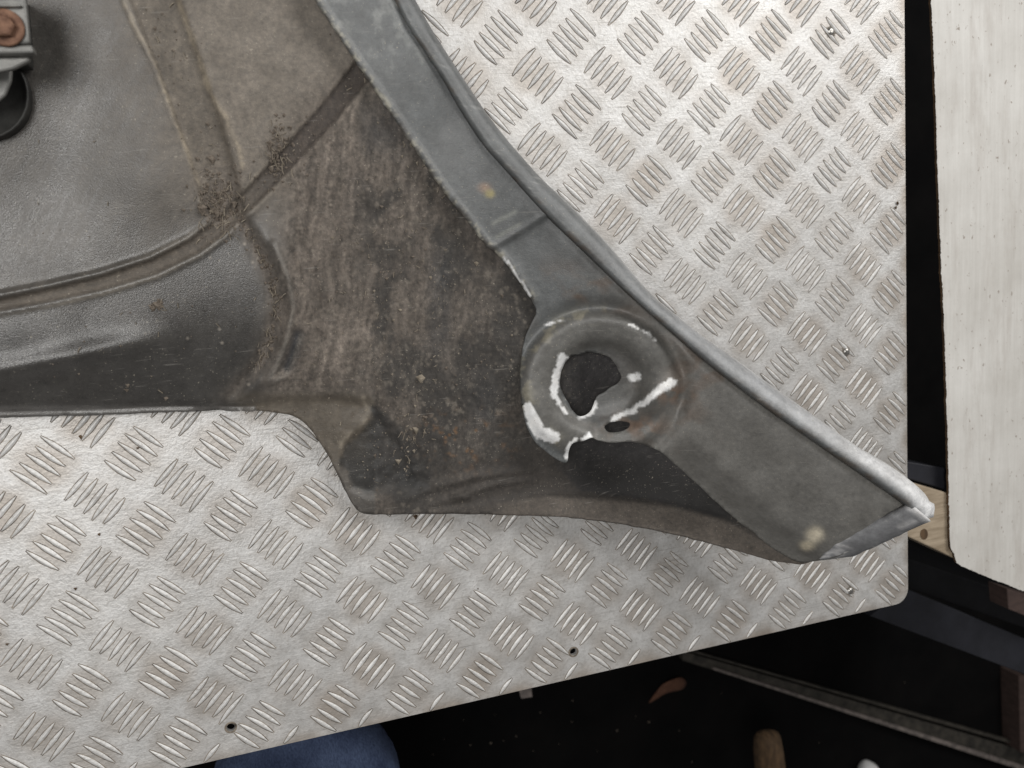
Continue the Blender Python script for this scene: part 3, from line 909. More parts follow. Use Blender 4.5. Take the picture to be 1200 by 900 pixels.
def base_col(u, v):
    n1 = fbm(u / 40, v / 40, 51); n2 = fbm(u / 9, v / 9, 53); wx = 26 * (fbm(u / 45, v / 45, 58) - 0.5); st = fbm((u + wx + 0.12 * v) / 6, (v + wx) / 26, 55); st2 = fbm((u + 0.45 * v) / 5, (v - 0.45 * u) / 60, 57)
    # left coat, dustier upwards and to the right
    dust = np.clip(0.08 + 0.95 * sstep(70, 290, u + 0.25 * (150 - v)) * (1 - sstep(200, 300, v)) + 0.25 * (n1 - 0.5) + 0.35 * (st2 - 0.5), 0, 1)
    rgb = lerp(np.tile(C_GREY, (len(u), 1)), C_DUST, dust)
    rough = 0.29 + 0.45 * dust
    # lower skirt: darker, cleaner
    d, s, t = pdist(u, v, GROOVE)
    low = sstep(2, 14, s) * (1 - sstep(290, 330, u + 0.1 * (400 - v)))
    low = low * (t < 0.62)
    rgb = lerp(rgb, C_COAT * (0.85 + 0.4 * n1[:, None]), low * (0.9 - 0.35 * (1 - sstep(360, 420, v)) * (n2 > 0.2)))
    rough = rough + (0.30 - rough) * low
    # groove and band dirt
    g = 1 - sstep(0.6, 1.15, d / (7.5 + 8.5 * t))
    rgb = lerp(rgb, np.array([0.112, 0.096, 0.080]), g * 0.9)
    rgb = lerp(rgb, np.array([0.072, 0.060, 0.052]), g * sstep(0.68, 0.86, t) * 0.85)
    rough = rough + (0.75 - rough) * g
    e = np.exp(-((np.abs(s) - 13) / 2.2) ** 2) * (0.35 + 0.65 * n2) * sstep(0.25, 0.6, t + 0.3 * (s > 0))
    rgb = lerp(rgb, C_LIGHT, 0.45 * e)
    db, _, tb = pdist(u, v, BAND)
    b = (1 - sstep(0.8, 1.08, db / (32 - 5 * tb))) * (1 - sstep(250, 275, v))
    rgb = lerp(rgb, C_TAN * (0.72 + 0.5 * st[:, None]), b * 0.9)
    rough = rough + (0.74 - rough) * b
    dl, _, _ = pdist(u, v, BAND_L); drr, _, _ = pdist(u, v, BAND_R)
    for dd, w, k in ((dl, 1.9, 61), (drr, 2.6, 63)):
        e = np.exp(-(dd / (w * (0.6 + 1.1 * vnoise(u / 11, v / 11, k)))) ** 2) * (0.3 + 0.9 * vnoise(u / 5, v / 14, k + 1))
        rgb = lerp(rgb, np.array([0.36, 0.31, 0.24]), np.clip(e, 0, 0.9) * 0.8)
    # crusted middle
    m = mud_amount(u, v)
    fs = fbm((u + 0.5 * wx + 0.12 * v) / 3.4, (v + wx) / 34, 59, 3); fg = fbm(u / 4.2, v / 4.2, 60, 3)
    crust = C_MUD * (0.35 + 1.3 * fs[:, None]) * (0.62 + 0.55 * st[:, None]) * (0.82 + 0.36 * fg[:, None]) * 1.18
    crust = crust + (C_COAT * 0.9 - crust) * (0.42 * sstep(420, 590, u) + 0.25 * sstep(430, 520, v))[:, None]
    bare = np.clip(sstep(0.46, 0.66, fbm((u + wx * 2 + 0.15 * v) / 30, (v - wx) / 62, 71) + 0.10 * sstep(480, 560, u) + 0.34 * (fs - 0.5) + 0.2 * (fg - 0.5)) * sstep(390, 450, u), 0, 1)
    bare = bare * 0.8
    crust = crust * (1 - bare[:, None]) + C_COAT * 0.7 * bare[:, None]
    rgb = lerp(rgb, crust, m)
    rough = rough + (0.88 - rough) * m
    fl = sstep(0.66, 0.78, fbm(u / 3.4, v / 6.5, 73, 3)) * m * (0.35 + 0.65 * n1)
    rgb = lerp(rgb, np.array([0.24, 0.215, 0.185]), fl * 0.6)
    rgb = lerp(rgb, np.array([0.058, 0.048, 0.042]), (1 - sstep(0.75, 1.05, d / (9 + 6 * t))) * sstep(0.60, 0.74, t) * 0.9)
    # bluish bare streak beside the strip
    for (x0, x1, y0, y1, a) in ((505, 525, 290, 430, 0.55), (425, 500, 120, 190, 0.6), (555, 580, 440, 520, 0.4)):
        w = sstep(x0 - 10, x0 + 5, u) * (1 - sstep(x1 - 5, x1 + 10, u)) * sstep(y0 - 20, y0 + 20, v) * (1 - sstep(y1 - 40, y1 + 10, v))
        rgb = lerp(rgb, np.array([0.052, 0.053, 0.056]), w * a * (0.4 + 0.9 * n2))
    # sandy flank
    tn = sstep(452, 470, v) * sstep(255, 300, u) * (1 - sstep(425, 445, u)) * (1 - sstep(520, 580, v))
    rgb = lerp(rgb, np.array([0.132, 0.112, 0.088]) * (0.8 + 0.4 * st[:, None]), tn * 0.8)
    # stripped black patch
    pm = inpoly(u, v, PATCH); dp, _, _ = pdist(u, v, PATCH + PATCH[:1])
    soft = 6 + 26 * sstep(420, 500, u + 0.5 * (v - 520))
    p_ = np.where(pm, sstep(0, 1, (dp + 16 * (fbm(u / 12, v / 12, 87) - 0.52)) / soft), 0) * (0.6 + 0.5 * n1)
    p_ = np.clip(p_, 0, 1)
    rgb = lerp(rgb, C_BLACK * (0.7 + 1.6 * sstep(0.55, 0.8, n2)[:, None]), p_)
    rough = rough + (0.5 - rough) * p_
    pe = np.exp(-(dp / 2.5) ** 2) * (u < 440) * (v < 525) * vnoise(u / 8, v / 8, 77)
    rgb = lerp(rgb, np.array([0.36, 0.32, 0.26]), np.clip(pe, 0, 1) * 0.8)
    # darker bottom right, rust freckles, shade under arm and boss painted in
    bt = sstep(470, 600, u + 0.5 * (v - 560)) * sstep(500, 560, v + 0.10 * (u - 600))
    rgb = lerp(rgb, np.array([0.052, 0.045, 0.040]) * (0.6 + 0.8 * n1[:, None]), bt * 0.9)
    rf = sstep(0.62, 0.74, fbm(u / 6, v / 6, 79)) * np.exp(-(((u - 545) / 45) ** 2 + ((v - 515) / 26) ** 2))
    rgb = lerp(rgb, np.array([0.22, 0.12, 0.055]), rf * 0.8)
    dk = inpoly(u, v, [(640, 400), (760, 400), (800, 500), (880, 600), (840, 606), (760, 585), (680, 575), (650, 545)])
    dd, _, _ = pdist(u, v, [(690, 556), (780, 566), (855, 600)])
    rgb = lerp(rgb, np.array([0.030, 0.029, 0.031]) * (0.7 + 0.8 * n1[:, None]), np.where(dk, 0.9, 0) * sstep(630, 690, u))  # painted shade on the panel under the boss hole and arm
    rgb = lerp(rgb, np.array([0.009, 0.008, 0.0075]), np.exp(-(dd / 28) ** 2) * 0.95 * sstep(620, 720, u))  # deepest shade of the hollow under the arm, put into the colour
    de, se, te = pdist(u, v, STEP)
    rgb = lerp(rgb, np.array([0.100, 0.086, 0.074]) * (0.7 + 0.6 * n1[:, None]), sstep(1, 7, se) * (de < 70) * sstep(0.0, 0.12, te) * (u > 560) * 0.85)
    rough = rough + (0.8 - rough) * bt
    # scuffed edge
    hem = sstep(473, 479, v) * (u < 300)
    rgb = lerp(rgb, np.array([0.135, 0.130, 0.125]), hem * 0.8)
    # slot / ribs
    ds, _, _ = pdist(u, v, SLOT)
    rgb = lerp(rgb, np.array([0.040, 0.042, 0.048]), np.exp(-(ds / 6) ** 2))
    for poly in (RIB, RIB2):
        d, _, _ = pdist(u, v, poly)
        rgb = lerp(rgb, np.array([0.19, 0.18, 0.165]), np.exp(-(d / 2.3) ** 2) * (0.25 + 0.6 * n2))
    # paint chips on the skirt
    ch = sstep(0.87, 0.89, fbm(u / 5.5, v / 5.5, 83, 2)) * low * sstep(150, 260, u + 0.6 * (v - 330))
    rgb = lerp(rgb, np.array([0.40, 0.36, 0.31]), ch * 0.6)
    return rgb, rough

BASE_OUT = [(-40, -40), (420, -40), (470, 50), (540, 160), (600, 235), (660, 310), (740, 400), (800, 470), (860, 540), (930, 610), (958, 650),
            (945, 662), (920, 660), (895, 655), (850, 641), (810, 630), (770, 620), (710, 610), (660, 605), (600, 604), (540, 602), (480, 603), (428, 603), (418, 599), (411, 588),
            (402, 570), (392, 548), (380, 526), (368, 509), (358, 497), (348, 489), (335, 485), (310, 482), (270, 480), (200, 483), (130, 486), (60, 488), (-40, 491)]
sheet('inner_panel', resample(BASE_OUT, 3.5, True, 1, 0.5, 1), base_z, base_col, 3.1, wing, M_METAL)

# upper sheet: strip, boss zone and pointed arm
STRIP_L = [(358, -40), (368, 0), (388, 30), (420, 78), (470, 152), (520, 226), (545, 256), (566, 284), (590, 305), (604, 325), (622, 350)]
STRIP_Z = TPS([(358, -40, 6.4), (455, -40, 6.3), (388, 30, 6.1), (485, 35, 6.3), (440, 30, 6.2), (470, 152, 5.7), (560, 150, 6.3), (515, 150, 5.6), (545, 256, 5.3), (630, 240, 6.6), (590, 250, 5.7),
               (622, 350, 4.9), (690, 298, 7.0), (660, 330, 6.0), (612, 420, 4.4), (615, 480, 4.1), (640, 530, 3.9), (665, 540, 3.8), (700, 450, 5.0), (690, 500, 4.5), (740, 347, 7.6), (795, 395, 8.1),
               (700, 380, 6.0), (760, 470, 6.3), (790, 440, 7.1), (745, 500, 5.4), (830, 425, 8.4), (800, 545, 5.9), (830, 500, 7.2), (870, 612, 6.2), (900, 478, 9.5), (890, 545, 8.0), (930, 655, 7.2),
               (970, 527, 10.7), (950, 590, 9.2), (1030, 568, 11.7), (1000, 610, 10.4), (1062, 592, 12.2), (975, 650, 8.7), (1030, 625, 10.6), (1080, 606, 12.0)])
BC = (702, 452)
HOLE = [(663, 424), (672, 417), (686, 413.5), (702, 414), (714, 418), (722, 428), (729, 440), (724, 448), (712, 456), (701, 463), (696, 472), (693, 481), (686, 487), (677, 488), (669, 478), (661, 464), (656, 450), (657, 436)]
TEAR = [(706, 499), (716, 495), (727, 493), (737, 494), (740, 499), (733, 505), (722, 508), (711, 506)]

def ring_r(u, v):
    return np.hypot((u - BC[0]) / 1.06, v - BC[1]), np.arctan2(v - BC[1], u - BC[0])

def strip_z(u, v):
    z = STRIP_Z(u, v)
    # step where the strip is overlapped
    d, s, t = pdist(u, v, [(555, 300), (590, 284), (640, 252)])
    z = z - 0.0018 * sstep(-2, 5, s) * np.exp(-(d / 60) ** 2)
    z = z + 0.0008 * np.exp(-(d / 4) ** 2)
    # fold along the left seam
    d, s, t = pdist(u, v, STRIP_L)
    z = z + 0.0016 * np.exp(-((d - 5) / 4) ** 2) + 0.0007 * np.exp(-(d / 7) ** 2) * (fbm(u / 4, v / 4, 91) - 0.4) * 2
    # gutter next to the hem
    d, s, t = pdist(u, v, [(448, -40), (478, 30), (520, 92), (570, 172), (640, 250), (690, 298), (740, 347), (795, 395), (830, 425), (900, 478), (970, 527), (1030, 568), (1066, 592)])
    z = z - (0.0014 + 0.0021 * sstep(0.4, 0.6, t)) * np.exp(-(d / 6) ** 2) - 0.003 * np.exp(-(d / 26) ** 2) * sstep(0.45, 0.6, t)
    d, s, t = pdist(u, v, [(770, 528), (800, 552), (856, 604), (905, 643), (938, 662)])
    z = z - 0.012 * (1 - sstep(0, 42, d)) ** 1.5 * sstep(0.0, 0.25, t)
    # boss: dished ring round the hole
    r, a = ring_r(u, v)
    z = z - 0.0040 * np.exp(-((r - 92) / 9) ** 2) * (0.3 + 0.7 * (np.sin(a - 0.4) < 0.6))
    z = z + 0.0042 * np.exp(-((r - 70) / 17) ** 4)
    z = z - 0.0065 * (1 - sstep(38, 56, r))
    z = z + 0.0009 * np.exp(-((r - 47) / 5) ** 2) * (0.4 + 0.6 * np.sin(a * 2 + 1))
    # torn tongue bent upward along the lower right of the hole
    d, s, t = pdist(u, v, [(688, 490), (712, 488), (745, 478), (772, 462), (792, 446)])
    z = z + 0.0026 * np.exp(-(d / 9) ** 2)
    d2, _, _ = pdist(u, v, [(700, 508), (735, 507), (765, 492), (800, 468)])
    z = z - 0.0035 * np.exp(-(d2 / 10) ** 2)
    z = z + 0.0010 * (fbm(u / 55, v / 55, 93) - 0.5) + 0.0011 * (fbm(u / 13, v / 13, 94) - 0.5) * np.exp(-((r - 60) / 50) ** 2)
    return z

WHITES = [([(660, 421), (655, 436), (650, 450), (649, 462), (656, 474), (664, 484)], 6.5, 1.5), ([(619, 478), (624, 492), (632, 506), (648, 512)], 6.0, 7.5),
          ([(741, 480), (758, 470), (772, 458), (788, 448)], 2.5, 5.5), ([(741, 443), (748, 441)], 4.2, 3.8), ([(680, 489), (692, 482), (696, 474)], 2.5, 4.5),
          ([(664, 535), (669, 521), (674, 516)], 3.0, 2.5), ([(683, 516), (690, 511)], 3.2, 3.0), ([(718, 491), (732, 485), (744, 481)], 3.4, 2.6), ([(640, 381), (652, 377), (668, 374)], 0.1, 0.4), ([(738, 380), (760, 391), (768, 399)], 0.4, 0.3),
          ([(592, 303), (607, 325), (621, 347)], 1.3, 1.3)]
def strip_col(u, v):
    n1 = fbm(u / 45, v / 45, 101); n2 = fbm(u / 8, v / 8, 103)
    arm = sstep(640, 800, u)
    rgb = np.tile(C_STRIP, (len(u), 1)) * (0.88 + 0.24 * n1[:, None])
    rgb = lerp(rgb, np.array([0.180, 0.176, 0.166]), arm)
    rough = 0.42 + 0.1 * n2
    br = sstep(0.48, 0.70, fbm(u / 34, v / 22, 105)) * (np.exp(-(((u - 690) / 80) ** 2 + ((v - 345) / 32) ** 2)) + np.exp(-(((u - 830) / 60) ** 2 + ((v - 430) / 34) ** 2)) + np.exp(-(((u - 780) / 40) ** 2 + ((v - 490) / 30) ** 2)))
    rgb = lerp(rgb, np.array([0.165, 0.118, 0.088]), np.clip(br, 0, 1) * 0.7)
    # seam dirt and chipped sealant along the left border
    d, s, t = pdist(u, v, STRIP_L)
    seam = np.exp(-(d / 5) ** 2)
    rgb = lerp(rgb, np.array([0.10, 0.085, 0.068]), seam * 0.65 * sstep(0.25, 0.6, n2))
    chip = np.exp(-((d - 3) / 4) ** 2) * sstep(0.50, 0.64, fbm(u / 5, v / 5, 107))
    rgb = lerp(rgb, np.array([0.36, 0.345, 0.29]), np.clip(chip, 0, 1) * 0.85)
    # scuffs near the top
    sc = sstep(0.56, 0.72, fbm(u / 9, v / 14, 109)) * (1 - sstep(40, 120, v)) * 0.35
    rgb = lerp(rgb, np.array([0.30, 0.31, 0.30]), np.clip(sc, 0, 1))
    for (cx, cy, rx, ry, col, k) in ((568, 220, 8, 6, (0.28, 0.20, 0.15), 0.8), (574, 227, 6, 5, (0.38, 0.33, 0.16), 0.8), (955, 627, 10, 9, (0.66, 0.60, 0.48), 1.2), (946, 639, 9, 6, (0.6, 0.54, 0.42), 1.1), (992, 647, 5, 5, (0.6, 0.6, 0.6), 0.9)):
        w = np.exp(-((((u - cx) / rx) ** 2 + ((v - cy) / ry) ** 2) ** 1.5)) * (0.5 + n2)
        rgb = lerp(rgb, np.array(col), np.clip(w * k, 0, 1))
    d, _, _ = pdist(u, v, [(578, 262), (604, 248)]); d2, _, _ = pdist(u, v, [(582, 278), (610, 262)])
    rgb = lerp(rgb, np.array([0.30, 0.31, 0.28]), (np.exp(-(d / 2.5) ** 2) + np.exp(-(d2 / 2) ** 2)) * 0.5)
    # boss ring
    r, a = ring_r(u, v)
    ring = sstep(40, 48, r) * (1 - sstep(82, 92, r))
    rgb = lerp(rgb, np.array([0.130, 0.128, 0.121]) * (0.9 + 0.2 * n1[:, None]), ring * (1 - 0.8 * sstep(20, 50, u - 745)))
    stn = sstep(0.5, 0.66, fbm(u / 10, v / 10, 111)) * np.exp(-((r - 83) / 9) ** 2) * (np.cos(a) < 0.1)
    rgb = lerp(rgb, np.array([0.30, 0.28, 0.22]), stn * 0.75)
    inner = (1 - sstep(38, 50, r)) * (u > 700) * (v < 450)
    rgb = lerp(rgb, np.array([0.11, 0.105, 0.10]), inner * 0.6)
    rs = np.exp(-(((u - 745) / 34) ** 2 + ((v - 500) / 12) ** 2)) * sstep(0.4, 0.6, n2) + np.exp(-(((u - 790) / 22) ** 2 + ((v - 462) / 12) ** 2)) * sstep(0.42, 0.6, n2)
    rgb = lerp(rgb, np.array([0.23, 0.15, 0.105]), np.clip(rs, 0, 1) * 0.7)
    for poly, w0, w1 in WHITES:
        d, s, t = pdist(u, v, poly)
        w = w0 + (w1 - w0) * t + 5.0 * (fbm(u / 5, v / 5, 117, 3) - 0.5)
        q = 1 - sstep(w - 0.9, w + 0.9, d)
        rgb = lerp(rgb, C_WHITE * (0.8 + 0.35 * n2[:, None]), q)
        rough = rough + (0.35 - rough) * q
    return rgb, rough

UP_OUT = STRIP_L + [(630, 365), (622, 380), (614, 402), (609, 430), (609, 455), (612, 480), (617, 500), (627, 518), (643, 532), (656, 540), (665, 543), (666, 530), (670, 519), (684, 517), (694, 512), (700, 516),
                    (716, 519), (738, 517), (756, 521), (775, 530), (800, 552), (830, 580), (856, 604), (880, 622), (905, 643), (935, 660), (958, 658), (985, 652), (1030, 630), (1066, 612), (1076, 604), (1066, 591),
                    (1030, 567), (970, 526), (900, 477), (830, 424), (795, 394), (740, 346), (690, 297), (640, 249), (600, 205), (570, 171), (545, 134), (520, 91), (478, 29), (445, -40)]
sheet('reinforcement', resample(UP_OUT, 2.6, True, 1, 0.5, 6), strip_z, strip_col, 2.6, wing, M_METAL, holes=[resample(HOLE, 2.2, True, 1, 1.3, 8), resample(TEAR, 2.2, True, 1, 1.6, 9)], thick=0.0007)

# rolled outer hem
hem_st = [((444, -40), (466, -40), 6.3), ((478, 30), (503, 30), 6.4), ((520, 92), (545, 95), 6.4), ((545, 135), (575, 140), 6.5), ((570, 172), (606, 178), 6.6), ((600, 205), (638, 213), 6.7), ((640, 250), (666, 238), 6.9),
          ((690, 298), (712, 285), 7.3), ((740, 347), (763, 345), 7.9), ((795, 395), (822, 393), 8.4), ((830, 425), (858, 418), 8.8), ((900, 478), (930, 470), 9.9), ((970, 527), (1003, 522), 11.0), ((1030, 568), (1050, 550), 12.0), ((1062, 590), (1082, 575), 12.5), ((1072, 602), (1096, 592), 12.5), ((1074, 612), (1094, 606), 12.2)]
A = np.array([[*a, *b, z] for a, b, z in hem_st], float)
L = np.concatenate([[0], np.cumsum(np.hypot(*(A[1:, :2] - A[:-1, :2]).T))])
tt = np.linspace(0, L[-1], 240)
B = np.stack([np.interp(tt, L, A[:, k]) for k in range(5)], -1)
ker = np.ones(9) / 9
for k in range(5):
    B[4:-4, k] = np.convolve(B[:, k], ker, 'valid')
rows = []
prof = [(-0.10, -0.55), (0.0, -0.20), (0.08, 0.15), (0.22, 0.32), (0.42, 0.36), (0.62, 0.28), (0.80, 0.05), (0.93, -0.35), (1.0, -0.9), (0.97, -1.5), (0.86, -2.0)]
for k, (u0, v0, u1, v1, z) in enumerate(B):
    w = 1 + 0.03 * (vnoise(np.array([k / 6.0]), np.array([0.5]), 3)[0] - 0.5)
    sec = []
    for (s, h) in prof:
        sec.append(at(u0 + (u1 - u0) * s * w, v0 + (v1 - v0) * s * w, z / 100 + h * (0.0035 + 0.003 * min(1, k / 140)) - (0 if h > -0.3 else 0.002)))
    rows.append(sec)
def hem_col(n, m):
    k = np.repeat(np.arange(n), m) / n; j = np.tile(np.arange(m), n) / m
    x = np.repeat(tt, m)
    nz = fbm(x / 14, j * 4, 121); n2 = fbm(x / 3, j * 7, 123)
    rgb = np.tile(C_STRIP * 1.05, (n * m, 1)) * (0.85 + 0.3 * nz[:, None])
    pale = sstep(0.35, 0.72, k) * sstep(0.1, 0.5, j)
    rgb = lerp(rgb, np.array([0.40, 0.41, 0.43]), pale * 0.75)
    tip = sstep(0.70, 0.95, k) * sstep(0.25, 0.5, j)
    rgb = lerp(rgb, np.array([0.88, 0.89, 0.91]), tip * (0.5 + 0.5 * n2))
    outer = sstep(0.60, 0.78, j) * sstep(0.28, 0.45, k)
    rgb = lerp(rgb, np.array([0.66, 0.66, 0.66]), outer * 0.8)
    dirt = sstep(0.55, 0.7, nz) * (1 - sstep(0.1, 0.35, j))
    rgb = lerp(rgb, np.array([0.12, 0.095, 0.075]), dirt * 0.8)
    rgb = lerp(rgb, np.array([0.45, 0.45, 0.44]), sstep(0.72, 0.8, n2) * 0.3)
    return rgb, 0.42 + 0.15 * nz
hem = loft('outer_hem', rows, wing, M_METAL, hem_col)
if hem.data.polygons[len(hem.data.polygons) // 2].normal.z < 0:
    hem.data.flip_normals()
ms = hem.modifiers.new('thickness', 'SOLIDIFY'); ms.thickness = 0.0012; ms.offset = -1

# turned-up end flange closing the tip
rows = []
for k in range(50):
    t = k / 49
    u0, v0 = 955 + (1070 - 955) * t, 648 + (593 - 648) * t
    u1, v1 = 980 + (1091 - 980) * t, 662 + (611 - 662) * t
    wf = min(1.0, 0.15 + t / 0.22)
    u1, v1 = u0 + (u1 - u0) * wf, v0 + (v1 - v0) * wf
    u0, v0 = u0 + 6 * (1 - wf), v0 + 8 * (1 - wf)
    u1, v1 = u1 + 6 * (1 - wf), v1 + 8 * (1 - wf)
    z = 7.9 + (12.5 - 7.9) * t ** 0.9
    sec = []
    for (s, h) in ((-0.2, -0.4), (0.0, 0.15), (0.18, 0.42), (0.42, 0.55), (0.66, 0.52), (0.86, 0.3), (0.98, -0.15), (0.96, -1.0)):
        jx = 0.8 * (vnoise(np.array([k / 3.0]), np.array([s * 3]), 7)[0] - 0.5)
        sec.append(at(u0 + (u1 - u0) * s + jx, v0 + (v1 - v0) * s + 3.5 * (1 - t) * 0 + jx, z / 100 + h * 0.006))
    rows.append(sec)
def end_col(n, m):
    k = np.repeat(np.arange(n), m) / n; j = np.tile(np.arange(m), n) / m
    nz = fbm(k * 14, j * 4, 131)
    rgb = np.tile(np.array([0.25, 0.255, 0.27]), (n * m, 1)) * (0.75 + 0.5 * nz[:, None])
    rgb = lerp(rgb, np.array([0.55, 0.55, 0.56]), sstep(0.6, 0.72, nz) * 0.8)
    rgb = lerp(rgb, np.array([0.72, 0.72, 0.73]), sstep(0.9, 0.97, k))
    return rgb, 0.45 + 0 * nz
ef = loft('end_flange', rows, wing, M_METAL, end_col)
if ef.data.polygons[100].normal.z < 0:
    ef.data.flip_normals()
ms = ef.modifiers.new('thickness', 'SOLIDIFY'); ms.thickness = 0.0012; ms.offset = -1

# bracket with a rusty bolt, top left
bz = 0.095
br = prism('bracket', [(-70, -25), (28, -30), (31, 5), (35, 51), (-70, 54)], bz, bz - 0.004, wing, M_BRACKET, 0.0012)
prism('bracket_rib', [(-70, -8), (25, -10), (26, -4), (-70, -1)], bz + 0.003, bz - 0.001, br, M_BRACKET, 0.001)
prism('bracket_rib', [(-70, 3), (24, 4), (25, 8), (-70, 8)], bz + 0.003, bz - 0.001, br, M_BRACKET, 0.001)
prism('bracket_shade_block', [(-70, -24), (8, -26), (13, 58), (-70, 60)], bz - 0.0045, 0.046, br, M_RUBBER, 0.001)  # added dark block, deepens the shadow beside and under the bracket
prism('bracket_skirt', [(-70, 54.5), (37, 52), (40, 62), (-70, 64)], bz - 0.001, bz - 0.008, br, M_BRACKET, 0.001)
#prism('bracket_side', [(35, -30), (37.4, 6), (40, 58), (37.8, 52), (33, 5), (31.5, -30)], bz - 0.0015, bz - 0.03, br, M_RUBBER, 0.0004)
prism('bracket_tab', [(-70, 67), (34, 66), (35, 71), (15, 81), (-20, 88), (-70, 88)], bz - 0.008, bz - 0.012, br, M_BRACKET, 0.001)
def turned(name, u, v, z, prof, mat, parent, n=32, hexa=False, smooth=True):
    c = atv(u, v, z)
    bm = bmesh.new(); rings = []
    for r, h in prof:
        rings.append([bm.verts.new(c + Vector((r * math.cos(t), r * math.sin(t), h))) for t in np.linspace(0, 2 * math.pi, n, endpoint=False)])
    for a, b in zip(rings[:-1], rings[1:]):
        for k in range(n):
            bm.faces.new((a[k], b[k], b[(k + 1) % n], a[(k + 1) % n]))
    bm.faces.new(rings[0]); bm.faces.new(rings[-1])
    bmesh.ops.recalc_face_normals(bm, faces=bm.faces)
    me = bpy.data.meshes.new(name); bm.to_mesh(me); bm.free()
    return link(name, me, parent, mat, smooth)
turned('washer', 6, 33, bz + 0.0003, [(0.0082, 0.0), (0.0082, 0.0014), (0.0075, 0.0020), (0.0055, 0.0016)], M_RUST, br)
turned('bolt', 5, 32, bz + 0.002, [(0.0050, 0.0), (0.0050, 0.0036), (0.0042, 0.0044), (0.0018, 0.0044)], M_RUST, br, n=6, smooth=False)
turned('rubber_mount', -26, 108, 0.046, [(0.0240, -0.008), (0.0240, 0.0030), (0.0234, 0.0040), (0.0226, 0.0036), (0.0220, 0.001), (0.004, 0.001)], M_RUBBER, wing)
prism('tongue', [(-70, 84), (14, 81), (13, 95), (6, 112), (-6, 122), (-70, 128)], 0.068, 0.065, wing, M_BRACKET, 0.001)

# ------------------------------------------------------------------ mud crumbs and dry fibres lying in the wing
CV, CF, FV, FFb = [], [], [], []
cl = []
def scatter(n, fn):
    for _ in range(n):
        cl.append(fn())
g = random.gauss
scatter(330, lambda: (g(258, 15), g(238, 20), 1.0))
scatter(150, lambda: (g(326, 8), g(180, 17), 1.0))
def along(poly, w):
    k = random.randrange(len(poly) - 1); t = random.random()
    return (poly[k][0] * (1 - t) + poly[k + 1][0] * t + g(0, w), poly[k][1] * (1 - t) + poly[k + 1][1] * t + g(0, w))
scatter(220, lambda: (*along(VALLEY[:6], 4), 0.9))
scatter(70, lambda: (*along(BAND, 13), 0.6))
scatter(60, lambda: (*along(GROOVE[5:], 7), 0.6))
scatter(420, lambda: (random.uniform(345, 600), random.uniform(150, 520), 0.5))
scatter(420, lambda: (g(475, 55), g(370, 85), 0.45))
scatter(60, lambda: (g(480, 10), g(510, 22), 1.0))
scatter(50, lambda: (g(445, 25), g(535, 25), 0.6))
scatter(40, lambda: (random.uniform(60, 300), random.uniform(350, 470), 0.6))
scatter(30, lambda: (g(185, 5), g(358, 3), 1.1))
scatter(25, lambda: (random.uniform(20, 140), random.uniform(60, 300), 0.4))
scatter(50, lambda: (*along(STRIP_L[2:], 7), 0.5))
cl = np.array(cl)
okc = inpoly(cl[:, 0], cl[:, 1], [(x, y) for x, y in BASE_OUT]) & (cl[:, 1] > -20) & ~((cl[:, 0] > 372 + 0.66 * cl[:, 1]) & (cl[:, 1] < 340))
cl = cl[okc]
zc = base_z(cl[:, 0], cl[:, 1])
Pc = at(cl[:, 0], cl[:, 1], zc)
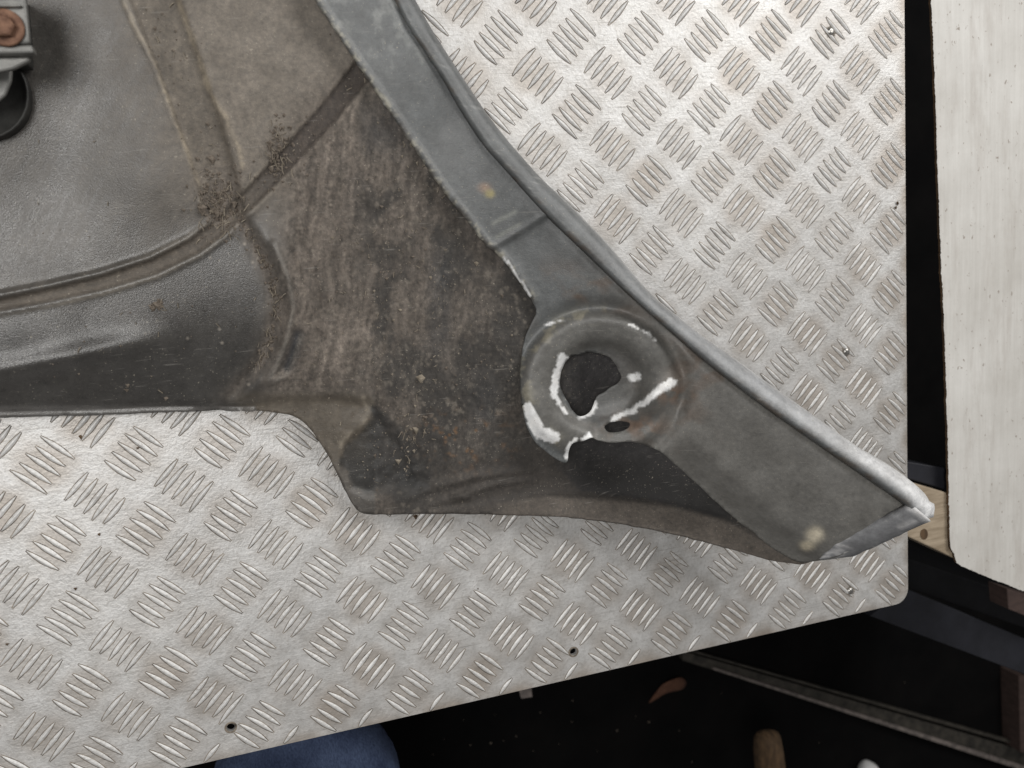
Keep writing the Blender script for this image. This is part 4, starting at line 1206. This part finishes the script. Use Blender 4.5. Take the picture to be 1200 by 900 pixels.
for (p, (cu, cv_, s)) in zip(Pc, cl):
    if random.random() < 0.8:
        r = s * random.uniform(0.0003, 0.0012) * (2.2 if random.random() < 0.06 else 1)
        pale = 370 < cu < 600 and random.random() < 0.45
        TV, TF = (FV, FFb) if pale else (CV, CF)
        o0 = len(TV)
        for dx, dy, dz in ((1, 0.2, 0), (-0.8, 0.7, 0), (0.1, -1, 0), (0.5, 0.9, 0.1), (0, 0, 0.8), (0, 0, -0.8)):
            TV.append(p + r * np.array([dx * random.uniform(0.5, 1.5), dy * random.uniform(0.5, 1.5), dz + 0.3]))
        for f in ((0, 3, 4), (3, 1, 4), (1, 2, 4), (2, 0, 4), (3, 0, 5), (1, 3, 5), (2, 1, 5), (0, 2, 5)):
            TF.append(tuple(o0 + i for i in f))
    else:
        L_ = s * random.uniform(0.0008, 0.0065); a = random.gauss(1.5, 0.7); w = random.uniform(0.00008, 0.00035); bnd = random.uniform(-0.4, 0.4) * L_
        o0 = len(FV); nn = 4
        for k in range(nn):
            t = k / (nn - 1) - 0.5
            c = p + np.array([math.cos(a) * L_ * t - math.sin(a) * bnd * (t * t), math.sin(a) * L_ * t + math.cos(a) * bnd * t * t, 0.0006 + 0.0006 * random.random()])
            for q in range(3):
                th = q * 2.094
                FV.append(c + w * np.array([-math.sin(a) * math.cos(th), math.cos(a) * math.cos(th), math.sin(th)]))
        for k in range(nn - 1):
            for q in range(3):
                FFb.append((o0 + k * 3 + q, o0 + k * 3 + (q + 1) % 3, o0 + k * 3 + 3 + (q + 1) % 3, o0 + k * 3 + 3 + q))
o = link('mud_crumbs', mesh_from(CV, CF), None, M_CRUMB, False)
tag(o, 'dry brown mud crumbs lying inside the wing', 'mud', kind='stuff')
o = link('dry_fibres', mesh_from(FV, FFb), None, M_FIBRE, False)
tag(o, 'tiny dry straw fibres stuck to the wing', 'fibres', kind='stuff')
# one dark crumb on the plate by the wing's edge and a few bits of grit
CV, CF = [], []
for (u, v, s) in [(487, 605, 1.7), (94, 512, 1.4), (161, 525, 1.0), (1052, 238, 1.4), (1050, 243, 1.2), (116, 626, 0.8), (88, 690, 0.9), (8, 755, 0.9), (905, 590, 1.0), (560, 690, .7)]:
    c = at(u, v, 0.0008); r = s * 0.0011; o0 = len(CV)
    for dx, dy, dz in ((1, 0.2, 0), (-0.8, 0.5, 0), (0.1, -1.1, 0), (0.2, 0.6, 0), (0, 0, 0.9), (0, 0, -0.9)):
        CV.append(c + r * np.array([dx * random.uniform(0.6, 1.4), dy * random.uniform(0.6, 1.4), dz]))
    for f in ((0, 3, 4), (3, 1, 4), (1, 2, 4), (2, 0, 4), (3, 0, 5), (1, 3, 5), (2, 1, 5), (0, 2, 5)):
        CF.append(tuple(o0 + i for i in f))
o = link('plate_grit', mesh_from(CV, CF), None, M_STUMP, False)
tag(o, 'dark grit specks lying on the tread plate', 'grit', kind='stuff')
